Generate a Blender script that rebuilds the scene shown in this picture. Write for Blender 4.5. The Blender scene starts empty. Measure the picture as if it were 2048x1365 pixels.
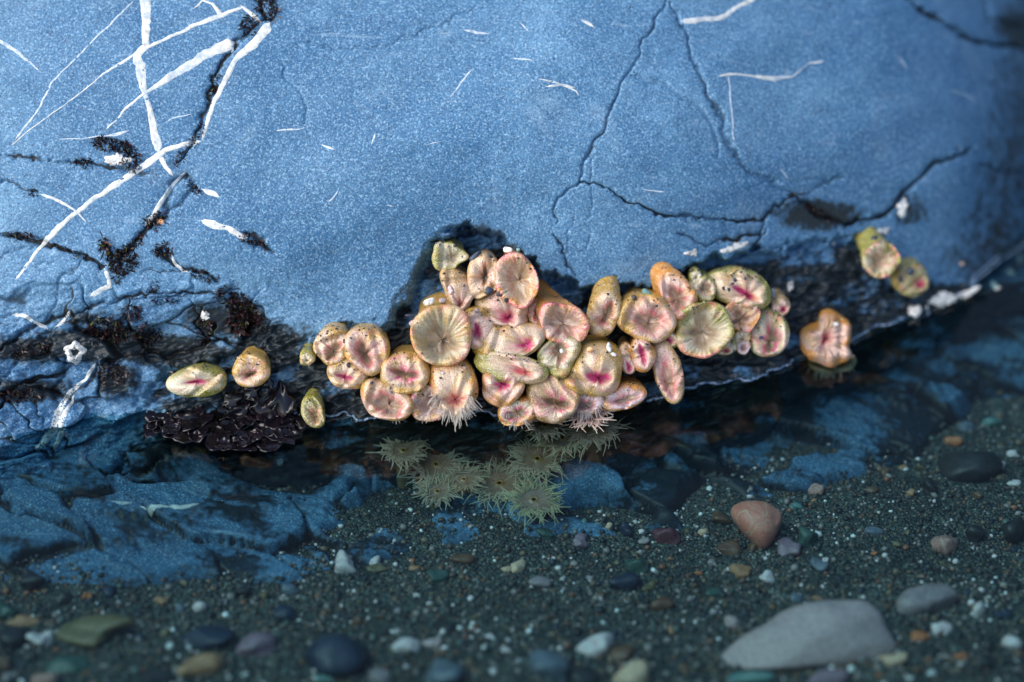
import bpy, math, random
import numpy as np
from mathutils import Vector

random.seed(7)
rng = np.random.default_rng(11)
scene = bpy.context.scene
COL = scene.collection
R = math.radians

# ------------------------------------------------------------------ camera
PITCH = R(35.0)
DIST = 2.5
S = 0.0005                      # metres per plane unit on the rock's reference plane
ZC = 157.5 * S * math.sin(R(55))
FWD = np.array([0.0, math.cos(PITCH), -math.sin(PITCH)])
UPV = np.array([0.0, math.sin(PITCH), math.cos(PITCH)])
NRM = -FWD                      # outward direction of the leaning rock face
TGT = np.array([0.0, 0.0, ZC])
CAM = TGT - FWD * DIST
cam = bpy.data.cameras.new("camera")
cam.sensor_width = 36.0
cam.lens = 36.0 * DIST / 1.024
cam.clip_start = 0.05
cam.clip_end = 200.0
cam.dof.use_dof = True
cam.dof.focus_distance = DIST - 0.02
cam.dof.aperture_fstop = 1.1
camo = bpy.data.objects.new("camera", cam)
COL.objects.link(camo)
camo.location = CAM
camo.rotation_euler = (math.pi / 2 - PITCH, 0, 0)
scene.camera = camo

# ------------------------------------------------------------------ sky, sun, exposure
SUN = np.array([-0.74, -0.26, 0.66]); SUN /= np.linalg.norm(SUN)
world = bpy.data.worlds.new("World")
scene.world = world
world.use_nodes = True
wn = world.node_tree
bg = wn.nodes.get("Background") or wn.nodes.new("ShaderNodeBackground")
sky = wn.nodes.new("ShaderNodeTexSky")
sky.sky_type = 'NISHITA'
sky.sun_disc = False
sky.sun_elevation = math.asin(SUN[2])
sky.sun_rotation = math.atan2(SUN[0], SUN[1])
sky.air_density = 1.0
sky.dust_density = 1.2
wn.links.new(sky.outputs[0], bg.inputs[0])
bg.inputs[1].default_value = 0.085
sun = bpy.data.lights.new("sun", 'SUN')
sun.energy = 1.5
sun.angle = R(70)
sun.color = (1.0, 0.95, 0.87)
suno = bpy.data.objects.new("sun", sun)
COL.objects.link(suno)
suno.rotation_euler = Vector((-SUN[0], -SUN[1], -SUN[2])).to_track_quat('-Z', 'Y').to_euler()
scene.view_settings.view_transform = 'Standard'
scene.view_settings.look = 'None'
scene.view_settings.exposure = 1.42
scene.view_settings.gamma = 1.0
scene.view_settings.use_curve_mapping = False

# ------------------------------------------------------------------ maths helpers
def hsh(ix, iy, seed):
    n = (ix.astype(np.int64) * 374761393 + iy.astype(np.int64) * 668265263 + seed * 974634277) & 0xFFFFFFFF
    n = ((n ^ (n >> 13)) * 1274126177) & 0xFFFFFFFF
    n = ((n ^ (n >> 16)) * 2246822519) & 0xFFFFFFFF
    return ((n ^ (n >> 15)) & 0xFFFFFF) / float(0xFFFFFF)

def noise(x, y, seed=0):
    ix = np.floor(x); iy = np.floor(y)
    fx = x - ix; fy = y - iy
    fx = fx * fx * fx * (fx * (fx * 6 - 15) + 10)
    fy = fy * fy * fy * (fy * (fy * 6 - 15) + 10)
    a = hsh(ix, iy, seed); b = hsh(ix + 1, iy, seed)
    c = hsh(ix, iy + 1, seed); d = hsh(ix + 1, iy + 1, seed)
    return (a * (1 - fx) + b * fx) * (1 - fy) + (c * (1 - fx) + d * fx) * fy - 0.5

def fbm(x, y, seed=0, oct=4, gain=0.5):
    r = 0; amp = 1.0
    for i in range(oct):
        r = r + amp * noise(x + 17.3 * i, y - 9.1 * i, seed + i)
        x = x * 2.03 * 0.8 + y * 2.03 * 0.6 if i % 2 == 0 else x * 2.03
        y = y * 2.03
        amp *= gain
    return r

def sstep(a, b, x):
    t = np.clip((x - a) / (b - a), 0, 1)
    return t * t * (3 - 2 * t)

def segdist(x, y, pts):
    """distance to a polyline, and the fraction along it"""
    best = np.full(x.shape, 1e9); frac = np.zeros(x.shape)
    n = len(pts) - 1
    for i in range(n):
        ax, ay = pts[i][0], pts[i][1]; bx, by = pts[i + 1][0], pts[i + 1][1]
        dx, dy = bx - ax, by - ay
        L2 = dx * dx + dy * dy + 1e-9
        t = np.clip(((x - ax) * dx + (y - ay) * dy) / L2, 0, 1)
        d = np.hypot(x - ax - t * dx, y - ay - t * dy)
        m = d < best
        best = np.where(m, d, best); frac = np.where(m, (i + t) / n, frac)
    return best, frac

def ray(px, py):
    d = FWD * 5000.0 + np.array([1.0, 0, 0]) * (px - 1024.0) + UPV * (682.5 - py)
    return d / np.linalg.norm(d)

def on_z(px, py, z):
    d = ray(px, py)
    return CAM + d * ((z - CAM[2]) / d[2])

def to_q(p):
    """world point -> (qx, qy, h) on the rock's reference plane, in plane units"""
    r = np.asarray(p) - TGT
    return 1024 + r[0] / S, 682.5 - np.dot(r, UPV) / S, np.dot(r, NRM) / S

def from_q(qx, qy, h):
    qx = np.asarray(qx, float); qy = np.asarray(qy, float); h = np.asarray(h, float)
    v = (682.5 - qy) * S; hh = h * S
    return np.stack([(qx - 1024) * S, TGT[1] + v * UPV[1] + hh * NRM[1], TGT[2] + v * UPV[2] + hh * NRM[2]], -1)

# ------------------------------------------------------------------ mesh helpers
def mesh_obj(name, verts, faces, mat, parent=None, smooth=True, cols=None, floats=None):
    me = bpy.data.meshes.new(name)
    verts = np.asarray(verts, np.float32)
    me.vertices.add(len(verts)); me.vertices.foreach_set("co", verts.ravel())
    if isinstance(faces, np.ndarray):
        k = faces.shape[1]; nf = len(faces)
        me.loops.add(nf * k); me.loops.foreach_set("vertex_index", faces.astype(np.int32).ravel())
        me.polygons.add(nf)
        me.polygons.foreach_set("loop_start", np.arange(0, nf * k, k, dtype=np.int32))
        me.polygons.foreach_set("loop_total", np.full(nf, k, np.int32))
    else:
        tot = [len(f) for f in faces]
        me.loops.add(sum(tot)); me.loops.foreach_set("vertex_index", np.array([i for f in faces for i in f], np.int32))
        me.polygons.add(len(faces))
        me.polygons.foreach_set("loop_start", np.array([0] + list(np.cumsum(tot)[:-1]), np.int32))
        me.polygons.foreach_set("loop_total", np.array(tot, np.int32))
    me.update(calc_edges=True)
    me.validate()
    if smooth: me.polygons.foreach_set("use_smooth", np.ones(len(me.polygons), bool))
    if cols is not None:
        a = me.attributes.new("Col", 'FLOAT_COLOR', 'POINT')
        c = np.ones((len(verts), 4), np.float32); c[:, :3] = cols
        a.data.foreach_set("color", c.ravel())
    for k, v in (floats or {}).items():
        a = me.attributes.new(k, 'FLOAT', 'POINT'); a.data.foreach_set("value", np.asarray(v, np.float32).ravel())
    if mat: me.materials.append(mat)
    o = bpy.data.objects.new(name, me)
    COL.objects.link(o)
    if parent: o.parent = parent
    return o

def grid_faces(nr, nc, wrap=False):
    i = np.arange(nr - 1)[:, None]; j = np.arange(nc if wrap else nc - 1)[None, :]
    j2 = (j + 1) % nc
    return np.stack([i * nc + j, i * nc + j2, (i + 1) * nc + j2, (i + 1) * nc + j], -1).reshape(-1, 4)

def tag(o, label=None, cat=None, group=None, kind=None):
    if label: o["label"] = label
    if cat: o["category"] = cat
    if group: o["group"] = group
    if kind: o["kind"] = kind
    return o

# ------------------------------------------------------------------ materials
class NB:
    def __init__(s, name):
        s.m = bpy.data.materials.new(name); s.m.use_nodes = True
        s.t = s.m.node_tree; s.p = s.t.nodes["Principled BSDF"]; s.out = s.t.nodes["Material Output"]
        s.tc = s.t.nodes.new("ShaderNodeTexCoord")
    def n(s, typ, **kw):
        nd = s.t.nodes.new(typ)
        for k, v in kw.items():
            if hasattr(nd, k) and not k.startswith("i_"): setattr(nd, k, v)
        return nd
    def l(s, a, b): s.t.links.new(a, b)
    def noise(s, scale, detail=3, rough=0.5, dist=0.0, vec=None):
        nd = s.n("ShaderNodeTexNoise"); nd.inputs["Scale"].default_value = scale
        nd.inputs["Detail"].default_value = detail; nd.inputs["Roughness"].default_value = rough
        nd.inputs["Distortion"].default_value = dist
        s.l(vec or s.tc.outputs["Object"], nd.inputs["Vector"]); return nd.outputs["Fac"]
    def vor(s, scale, feature='F1', vec=None, out="Distance", rand=1.0):
        nd = s.n("ShaderNodeTexVoronoi"); nd.feature = feature
        nd.inputs["Scale"].default_value = scale; nd.inputs["Randomness"].default_value = rand
        s.l(vec or s.tc.outputs["Object"], nd.inputs["Vector"]); return nd.outputs[out]
    def ramp(s, fac, stops, interp='LINEAR'):
        nd = s.n("ShaderNodeValToRGB"); cr = nd.color_ramp; cr.interpolation = interp
        while len(cr.elements) < len(stops): cr.elements.new(0.5)
        for e, (p, c) in zip(cr.elements, stops):
            e.position = p; e.color = (c, c, c, 1) if isinstance(c, (int, float)) else (*c, 1)
        s.l(fac, nd.inputs["Fac"]); return nd.outputs["Color"]
    def mix(s, fac, a, b, blend='MIX'):
        nd = s.n("ShaderNodeMix"); nd.data_type = 'RGBA'; nd.blend_type = blend
        for v, i in ((fac, 0), (a, 6), (b, 7)):
            if hasattr(v, "is_output") or isinstance(v, bpy.types.NodeSocket): s.l(v, nd.inputs[i])
            elif i == 0: nd.inputs[0].default_value = v
            else: nd.inputs[i].default_value = (*v, 1)
        return nd.outputs[2]
    def math(s, op, a, b=0.0):
        nd = s.n("ShaderNodeMath"); nd.operation = op
        for v, i in ((a, 0), (b, 1)):
            if isinstance(v, bpy.types.NodeSocket): s.l(v, nd.inputs[i])
            else: nd.inputs[i].default_value = v
        return nd.outputs[0]
    def attr(s, name, out="Fac"):
        nd = s.n("ShaderNodeAttribute"); nd.attribute_name = name; return nd.outputs[out]
    def bump(s, h, strength, dist, prev=None):
        nd = s.n("ShaderNodeBump"); nd.inputs["Strength"].default_value = strength; nd.inputs["Distance"].default_value = dist
        s.l(h, nd.inputs["Height"])
        if prev is not None: s.l(prev, nd.inputs["Normal"])
        return nd.outputs["Normal"]
    def set(s, **kw):
        for k, v in kw.items():
            k = k.replace("_", " ")
            if isinstance(v, bpy.types.NodeSocket): s.l(v, s.p.inputs[k])
            elif isinstance(v, tuple): s.p.inputs[k].default_value = (*v, 1) if len(v) == 3 and k != "Subsurface Radius" else v
            else: s.p.inputs[k].default_value = v
        return s.m

def rock_material(name, light, mid, dark):
    b = NB(name)
    big = b.noise(3.2, 5, 0.62, 0.9)
    med = b.noise(30.0, 5, 0.65, 0.4)
    c = b.ramp(big, [(0.40, mid), (0.585, light)])
    c = b.mix(b.ramp(b.noise(1.6, 3, 0.55, 0.4), [(0.40, 0.5), (0.58, 0.0)]), c, dark)
    c = b.mix(b.ramp(b.noise(7.0, 6, 0.7, 1.2), [(0.55, 0.0), (0.70, 0.5)]), c, (0.30, 0.42, 0.54))
    c = b.mix(b.ramp(med, [(0.35, 0.55), (0.7, 0.0)]), c, dark)
    spk = b.noise(440.0, 3, 0.8)
    c = b.mix(b.ramp(spk, [(0.50, 0.0), (0.70, 0.8)]), c, (0.42, 0.66, 0.86))
    pit = b.noise(470.0, 3, 0.8)
    c = b.mix(b.ramp(pit, [(0.33, 0.9), (0.50, 0.0)]), c, (0.02, 0.05, 0.11))
    fleck = b.vor(260.0, out="Distance")
    c = b.mix(b.math('MULTIPLY', b.ramp(fleck, [(0.06, 0.6), (0.13, 0.0)]), b.ramp(b.noise(11, 3), [(.5, 0.0), (.62, 1.0)])), c, (0.62, 0.7, 0.78))
    # fine drawn-out scratches and hairline veins
    mpn = b.n("ShaderNodeMapping"); mpn.inputs["Rotation"].default_value = (0, R(-38), 0); mpn.inputs["Scale"].default_value = (7, 90, 90)
    b.l(b.tc.outputs["Object"], mpn.inputs[0])
    scr = b.noise(1.0, 4, 0.6, 0.3, vec=mpn.outputs[0])
    c = b.mix(b.ramp(scr, [(0.64, 0.0), (0.72, 0.35)]), c, (0.40, 0.54, 0.68))
    c = b.mix(b.ramp(b.noise(55, 5, 0.7, 0.5), [(0.62, 0.0), (0.76, 0.55)]), c, (0.03, 0.06, 0.10))
    st = b.attr("stain_shade")
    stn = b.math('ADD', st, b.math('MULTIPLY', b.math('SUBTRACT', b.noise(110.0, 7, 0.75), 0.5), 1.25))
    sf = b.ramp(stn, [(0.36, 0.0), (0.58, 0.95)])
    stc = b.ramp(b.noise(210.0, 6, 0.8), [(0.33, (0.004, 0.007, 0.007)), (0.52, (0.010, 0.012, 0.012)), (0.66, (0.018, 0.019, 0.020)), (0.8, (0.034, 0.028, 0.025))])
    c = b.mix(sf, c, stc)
    cf = b.ramp(b.attr("crack"), [(0.25, 0.0), (0.7, 0.95)])
    c = b.mix(cf, c, (0.010, 0.010, 0.009))
    rg = b.ramp(sf, [(0.0, 0.56), (1.0, 0.34)])
    nrm = b.bump(b.noise(520.0, 3, 0.75), 0.5, 0.0010)
    nrm = b.bump(b.noise(90.0, 3, 0.5), 0.22, 0.002, nrm)
    b.set(Base_Color=c, Roughness=rg, Normal=nrm)
    b.p.inputs["Specular IOR Level"].default_value = 0.35
    return b.m

M = {}
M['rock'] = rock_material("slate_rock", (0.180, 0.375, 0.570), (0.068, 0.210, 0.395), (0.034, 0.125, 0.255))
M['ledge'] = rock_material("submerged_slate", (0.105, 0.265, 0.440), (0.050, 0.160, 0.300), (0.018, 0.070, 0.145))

b = NB("quartz"); v = b.noise(160, 4, 0.6)
c = b.ramp(v, [(0.3, (0.42, 0.44, 0.42)), (0.45, (0.70, 0.70, 0.66)), (0.7, (0.84, 0.84, 0.82))])
c = b.mix(b.ramp(b.noise(45, 4, .7), [(.50, 0.0), (.66, .75)]), c, (0.30, 0.40, 0.50))
c = b.mix(b.ramp(b.noise(260, 4, 0.75), [(0.54, 0.0), (0.72, 0.7)]), c, (0.28, 0.32, 0.36))
ef = b.math('ADD', b.attr("edge"), b.math('MULTIPLY', b.math('SUBTRACT', b.noise(210, 6, 0.75), 0.5), 1.1))
c = b.mix(b.ramp(ef, [(0.72, 0.0), (0.90, 1.0)]), c, (0.085, 0.215, 0.360))
M['quartz'] = b.set(Base_Color=c, Roughness=0.45, Normal=b.bump(b.noise(350, 3), 0.5, 0.0008))

b = NB("thin_quartz"); c = b.ramp(b.noise(300, 3, 0.6), [(0.35, (0.30, 0.40, 0.52)), (0.6, (0.62, 0.68, 0.74))])
M['vein_thin'] = b.set(Base_Color=c, Roughness=0.5)

b = NB("anemone_skin")
vc = b.attr("Col", "Color"); tub = b.attr("tub")
vv = b.vor(620.0); sp = b.noise(900, 2, 0.6)
c = b.mix(b.ramp(sp, [(0.35, 0.35), (0.65, 0.0)]), vc, (0.42, 0.27, 0.13), 'MULTIPLY')
c = b.mix(b.math('MULTIPLY', b.ramp(vv, [(0.10, 0.55), (0.5, 0.0)]), tub), c, (0.95, 0.86, 0.74))
hgt = b.math('MULTIPLY', b.ramp(vv, [(0.0, 1.0), (0.75, 0.0)]), tub)
n1 = b.bump(hgt, 0.65, 0.0010); n1 = b.bump(b.noise(120, 3), 0.3, 0.003, n1)
b.set(Base_Color=c, Roughness=0.30, Normal=n1, Subsurface_Weight=0.4, Subsurface_Scale=0.006)
b.p.inputs["Subsurface Radius"].default_value = (1.0, 0.5, 0.3)
b.p.inputs["Coat Weight"].default_value = 0.6; b.p.inputs["Coat Roughness"].default_value = 0.10
M['skin'] = b.m

b = NB("tentacle_skin"); vc = b.attr("Col", "Color")
b.set(Base_Color=vc, Roughness=0.35)
tl = b.n("ShaderNodeBsdfTranslucent"); b.l(vc, tl.inputs[0]); tp_ = b.n("ShaderNodeBsdfTransparent")
m1 = b.n("ShaderNodeMixShader"); m1.inputs[0].default_value = .4; b.l(b.p.outputs[0], m1.inputs[1]); b.l(tl.outputs[0], m1.inputs[2])
m2 = b.n("ShaderNodeMixShader"); m2.inputs[0].default_value = .42; b.l(m1.outputs[0], m2.inputs[1]); b.l(tp_.outputs[0], m2.inputs[2])
b.l(m2.outputs[0], b.out.inputs["Surface"])
M['tent'] = b.m

b = NB("grit"); vc = b.attr("Col", "Color")
M['grit'] = b.set(Base_Color=vc, Roughness=0.32)

b = NB("sand")
vcol = b.vor(430.0, out="Color"); sep = b.n("ShaderNodeSeparateColor"); b.l(vcol, sep.inputs[0])
c = b.ramp(sep.outputs[0], [(0.0, (0.020, 0.030, 0.030)), (0.25, (0.060, 0.072, 0.066)), (0.45, (0.12, 0.125, 0.10)), (0.6, (0.055, 0.085, 0.085)),
                            (0.72, (0.19, 0.165, 0.11)), (0.84, (0.10, 0.15, 0.145)), (0.93, (0.42, 0.42, 0.38)), (0.975, (0.24, 0.12, 0.07))], 'CONSTANT')
c = b.mix(1.0, c, (0.80, 0.86, 0.86), 'MULTIPLY')
c = b.mix(b.ramp(b.noise(14, 3), [(0.35, 0.6), (0.65, 0.0)]), c, (0.012, 0.02, 0.02))
ns = b.bump(b.vor(430.0), 1.0, -0.002); ns = b.bump(b.noise(60, 3), 0.6, 0.004, ns)
M['sand'] = b.set(Base_Color=c, Roughness=0.4, Normal=ns)

b = NB("water")
t = b.t; t.nodes.remove(b.p)
tr = b.n("ShaderNodeBsdfTransparent"); tr.inputs[0].default_value = (0.56, 0.78, 0.80, 1)
gl = b.n("ShaderNodeBsdfGlossy"); gl.inputs["Roughness"].default_value = 0.02; gl.inputs[0].default_value = (1, 1, 1, 1)
fr = b.n("ShaderNodeFresnel"); fr.inputs["IOR"].default_value = 1.25
nb = b.bump(b.noise(14.0, 2, 0.5), 0.3, 0.004)
b.l(nb, gl.inputs["Normal"]); b.l(nb, fr.inputs["Normal"])
mx = b.n("ShaderNodeMixShader"); b.l(fr.outputs[0], mx.inputs[0]); b.l(tr.outputs[0], mx.inputs[1]); b.l(gl.outputs[0], mx.inputs[2])
b.l(mx.outputs[0], b.out.inputs["Surface"])
M['water'] = b.m

b = NB("seaweed"); c = b.ramp(b.noise(70, 3), [(0.35, (0.003, 0.003, 0.005)), (0.6, (0.008, 0.005, 0.009)), (0.75, (0.018, 0.009, 0.012))])
b.set(Base_Color=c, Roughness=0.15, Normal=b.bump(b.noise(60, 2), 0.2, 0.003))
M['weed'] = b.m
b = NB("turf_algae"); vc = b.attr("Col", "Color")
M['turf'] = b.set(Base_Color=vc, Roughness=0.3)
b = NB("shell"); c = b.ramp(b.noise(240, 4, 0.6), [(0.34, (0.30, 0.29, 0.28)), (0.5, (0.74, 0.73, 0.70)), (0.75, (0.88, 0.88, 0.86))])
M['shell'] = b.set(Base_Color=c, Roughness=0.5, Normal=b.bump(b.noise(300, 3), 0.6, 0.001))

def stone_mat(name, c0, c1, scale=130, vein=None, rough=0.42):
    b = NB(name); oi = b.n("ShaderNodeObjectInfo")
    mp = b.n("ShaderNodeVectorMath"); mp.operation = 'ADD'
    b.l(b.tc.outputs["Object"], mp.inputs[0]); b.l(oi.outputs["Random"], mp.inputs[1])
    c0 = (min(.9, c0[0] * 1.35), c0[1], c0[2]); c1 = (min(.9, c1[0] * 1.35), c1[1], c1[2])
    c = b.ramp(b.noise(scale, 5, 0.65, vec=mp.outputs[0]), [(0.32, c0), (0.68, c1)])
    c = b.mix(b.ramp(b.noise(700, 2, 0.6, vec=mp.outputs[0]), [(0.36, 0.5), (0.52, 0.0)]), c, tuple(0.45 * x for x in c0))
    c = b.mix(b.ramp(b.noise(800, 2, 0.6, vec=mp.outputs[0]), [(0.62, 0.0), (0.75, 0.45)]), c, tuple(min(1, 1.6 * x + .05) for x in c1))
    if vein: c = b.mix(b.ramp(b.noise(24, 2, 0.4, 0.8, vec=mp.outputs[0]), [(0.485, 0.0), (0.5, 0.9), (0.515, 0.0)]), c, vein)
    return b.set(Base_Color=c, Roughness=rough, Normal=b.bump(b.noise(300, 4, 0.6), 0.35, 0.0012))

SM = {
 'pink': stone_mat("salmon_stone", (0.55, 0.22, 0.15), (0.78, 0.38, 0.27), 60, (0.72, 0.55, 0.38)),
 'maroon': stone_mat("maroon_stone", (0.075, 0.030, 0.042), (0.15, 0.065, 0.075)),
 'brown': stone_mat("brown_stone", (0.085, 0.060, 0.035), (0.16, 0.115, 0.065)),
 'tan': stone_mat("tan_stone", (0.25, 0.17, 0.08), (0.40, 0.29, 0.15)),
 'white': stone_mat("white_stone", (0.52, 0.52, 0.52), (0.84, 0.84, 0.83)),
 'cream': stone_mat("cream_stone", (0.44, 0.40, 0.26), (0.66, 0.60, 0.42)),
 'olive': stone_mat("olive_stone", (0.10, 0.11, 0.055), (0.17, 0.175, 0.09)),
 'navy': stone_mat("navy_stone", (0.012, 0.026, 0.050), (0.030, 0.055, 0.090)),
 'green': stone_mat("green_stone", (0.020, 0.075, 0.062), (0.05, 0.13, 0.105)),
 'teal': stone_mat("teal_stone", (0.06, 0.19, 0.18), (0.13, 0.31, 0.29)),
 'grey': stone_mat("grey_stone", (0.18, 0.20, 0.21), (0.32, 0.34, 0.35)),
 'palegrey': stone_mat("pale_grey_stone", (0.27, 0.27, 0.28), (0.56, 0.54, 0.53), 260),
 'mound': stone_mat("rough_grey_stone", (0.22, 0.23, 0.24), (0.62, 0.60, 0.59), 420, rough=.6),
 'dark': stone_mat("dark_stone", (0.015, 0.022, 0.024), (0.04, 0.05, 0.05)),
 'blue': stone_mat("blue_stone", (0.08, 0.14, 0.18), (0.15, 0.23, 0.28)),
 'purple': stone_mat("purple_grey_stone", (0.15, 0.13, 0.17), (0.27, 0.24, 0.29)),
 'orange': stone_mat("orange_stone", (0.30, 0.13, 0.05), (0.50, 0.24, 0.10)),
 'speck': stone_mat("speckled_stone", (0.22, 0.15, 0.12), (0.55, 0.42, 0.36), 320),
 'flake': stone_mat("orange_shell", (0.70, 0.38, 0.16), (0.85, 0.56, 0.30)),
}

# ------------------------------------------------------------------ the boulder: a heightfield over a plane leaning back at 55 degrees
WPX = [(-900, 985), (-400, 935), (0, 884), (120, 850), (280, 830), (450, 836), (650, 842), (850, 843), (1000, 843), (1150, 838), (1290, 815),
       (1380, 782), (1480, 765), (1560, 735), (1640, 705), (1750, 660), (1850, 627), (1950, 592), (2048, 560), (2200, 508), (2400, 470)]
WQ = np.array([to_q(on_z(x, y, 0.0)) for x, y in WPX])

def lin(pts, x): 
    p = np.array(pts, float); return np.interp(x, p[:, 0], p[:, 1])

LIP = [(-900, 985), (-300, 930), (0, 893), (225, 850), (262, 826), (290, 785), (330, 742), (420, 724), (470, 705), (488, 640), (505, 622), (530, 655), (580, 676), (640, 672),
       (700, 652), (775, 645), (792, 600), (825, 545), (850, 490), (890, 468), (945, 446), (990, 452), (1040, 484), (1085, 535), (1150, 558), (1220, 572),
       (1300, 563), (1365, 535), (1450, 512), (1530, 508), (1600, 488), (1680, 462), (1745, 455), (1830, 480), (1920, 540), (2040, 545), (2150, 520), (2400, 440), (3400, 380)]
DEPTH = [(-900, 0), (215, 0), (262, 30), (300, 85), (480, 92), (520, 70), (640, 80), (770, 110), (810, 135), (1100, 140), (1250, 130), (1500, 120), (1640, 100), (1780, 74), (1900, 50), (2050, 36), (2400, 10), (3400, 10)]

def lip(x):
    k = sstep(230, 300, x) * sstep(2150, 1900, x)
    return lin(LIP, x) + k * (28 * noise(x / 52, x * 0 + 2.5, 201) + 16 * noise(x / 19, x * 0 + 6.5, 202) + 6 * noise(x / 7, x * 0 + 9.5, 203))

def hmain(x, y):
    h = 58 - 0.00024 * (x - 760) ** 2 * (x > 760) - 0.00002 * (x - 760) ** 2 * (x <= 760)
    h = h - 0.0009 * np.clip(x - 1780, 0, 460) ** 2
    h = h - 0.00038 * np.clip(480 - y, 0, None) ** 2
    h = h + sstep(2260, 2900, x) * 1600          # unseen wall added beyond the right of the view, to block sky light
    return h

def base_h(x, y):
    """smooth base without noise, cracks"""
    L = lip(x); dep = lin(DEPTH, x)
    W = np.interp(x, WQ[:, 0], WQ[:, 1]); hw = np.interp(x, WQ[:, 0], WQ[:, 2])
    Ls = sum(lin(LIP, x + o) for o in range(-180, 181, 24)) / 16.0
    hm = hmain(x, y) - 60 * sstep(-270, 20, y - Ls) * np.clip(dep / 60, 0, 1)
    # approach to the water on the left and far right, where there is no overhang
    hmL = hmain(x, L)
    t = np.clip((W - y) / np.maximum(W - L, 20), 0, 1)
    deep = hmL - dep
    ha = hw + (deep - hw) * (t ** 0.8)
    sub = hw - 0.42 * (y - W) * sstep(150, 420, x) - 0.05 * (y - W)
    ha = np.where(y > W, sub, ha)
    k = sstep(-4, 12 + 44 * sstep(745, 790, x) * sstep(930, 850, x), y - L + 22 * fbm(x / 30, y / 30, 211, 4, .6) * np.clip(dep / 60, 0, 1))
    blend = hm * (1 - k) + ha * k
    # left part: smooth ramp from face to waterline
    left = 1 - sstep(180, 290, x)
    hl = hm + (hw - hmain(x, W)) * sstep(300, 0, W - y)
    hl = np.where(y > W, sub, hl)
    return blend * (1 - left) + hl * left, k * (1 - left)

def P2Q(px, py, it=6):
    qx, qy = float(px), float(py)
    for _ in range(it):
        h = float(base_h(np.array([qx]), np.array([qy]))[0][0])
        f = (5000 - h) / 5000.0
        qx = 1024 + (px - 1024) * f; qy = 682.5 + (py - 682.5) * f
    return qx, qy

def QL(pts): return [(*P2Q(p[0], p[1]), *p[2:]) for p in pts]

# cracks: (points in the photo, width, depth, dirt)
CRK = [
 ([(1335, 0), (1285, 90), (1245, 165), (1210, 250), (1170, 320), (1160, 362), (1112, 395), (1108, 440)], 5, 7, 0.55),
 ([(1160, 362), (1220, 382), (1252, 402), (1330, 430), (1420, 438), (1490, 446), (1525, 440), (1560, 410), (1592, 385)], 7, 10, 1.0),
 ([(1345, 5), (1372, 80), (1402, 150), (1440, 230), (1462, 300), (1500, 345), (1545, 365), (1592, 388), (1640, 430), (1700, 450)], 7, 9, 0.45),
 ([(1262, 155), (1330, 172), (1385, 205), (1425, 245), (1440, 290), (1432, 318)], 8, 4, 0.25),
 ([(1592, 388), (1660, 365), (1690, 350)], 4, 5, .6), ([(1545, 365), (1620, 356), (1680, 372)], 3, 3, .4),
 ([(1690, 450), (1780, 425), (1815, 380), (1860, 335), (1900, 318), (1945, 290)], 9, 14, 0.9),
 ([(1820, 0), (1880, 40), (1930, 70), (1985, 92), (2048, 95)], 10, 16, 1.0),
 ([(1970, 0), (1985, 40), (2048, 55)], 8, 12, 0.8),
 ([(1350, 465), (1410, 492), (1500, 470), (1530, 462)], 6, 8, 0.9),
 ([(1525, 440), (1520, 475), (1500, 500)], 5, 8, 0.8),
 ([(1180, 300), (1185, 400), (1172, 500)], 3, 3, 0.3),
 ([(555, 95), (620, 88), (700, 96), (760, 98), (830, 70), (960, 10)], 3, 3, 0.35),
 ([(560, 120), (590, 180), (608, 215), (612, 250)], 5, 3, 0.2),
 ([(505, 0), (530, 40), (470, 85), (440, 135), (418, 190), (400, 250), (375, 290), (352, 330)], 9, 8, 0.9),
 ([(370, 355), (340, 370), (325, 400), (330, 430), (290, 460), (250, 500), (235, 545)], 12, 9, 0.9),
 ([(0, 308), (60, 318), (150, 328), (260, 338), (310, 350)], 5, 5, 0.8),
 ([(0, 360), (40, 372), (70, 388)], 5, 5, 0.8),
 ([(0, 470), (60, 480), (100, 492), (150, 510), (205, 535)], 9, 8, 1.0),
 ([(0, 515), (40, 500), (70, 488)], 4, 4, .5), ([(170, 515), (120, 560), (115, 605), (85, 640)], 4, 4, .5), ([(110, 530), (70, 525), (40, 545)], 3, 3, .4),
 ([(0, 700), (45, 665), (95, 640), (160, 622), (205, 605)], 10, 12, 0.9),
 ([(330, 420), (360, 400), (385, 372), (370, 350)], 8, 6, 0.8),
 ([(480, 462), (520, 480), (545, 500)], 10, 7, 1.0),
 ([(320, 500), (360, 535), (400, 548), (432, 560)], 9, 7, 0.9),
 ([(205, 610), (290, 590), (360, 585), (420, 590), (480, 580)], 7, 8, 0.8),
 ([(280, 545), (330, 548), (380, 540)], 3, 4, .6), ([(560, 545), (620, 580), (690, 610)], 4, 4, 0.3),
 ([(250, 640), (290, 700), (330, 720), (400, 690), (430, 650)], 9, 12, 1.0),
 ([(400, 620), (385, 650), (420, 680), (490, 690)], 6, 9, 0.9),
 ([(0, 790), (60, 800), (90, 850), (70, 905)], 6, 7, 0.7),
 ([(130, 720), (110, 780), (118, 830), (95, 890)], 12, 7, 0.5),
 ([(200, 730), (170, 770), (130, 800)], 8, 6, .6),
 ([(600, 690), (650, 684), (700, 672), (770, 690)], 6, 8, 0.8),
 ([(860, 490), (905, 480), (960, 462), (1000, 470)], 6, 8, 0.8),
 ([(1110, 470), (1125, 510), (1150, 550)], 6, 8, .8), ([(1150, 420), (1140, 470), (1130, 520)], 3, 3, .3),
 ([(1960, 330), (2048, 350)], 7, 8, .7),
]
CRKQ = [(QL(p), w, d, m) for p, w, d, m in CRK]

# fractured blocks at the lower left
BK = rng.random((58, 2)) * np.array([900, 420]) + np.array([-220, 555])
BKH = rng.normal(0, 1, 120); BKT = rng.normal(0, 1, (120, 2))
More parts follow.
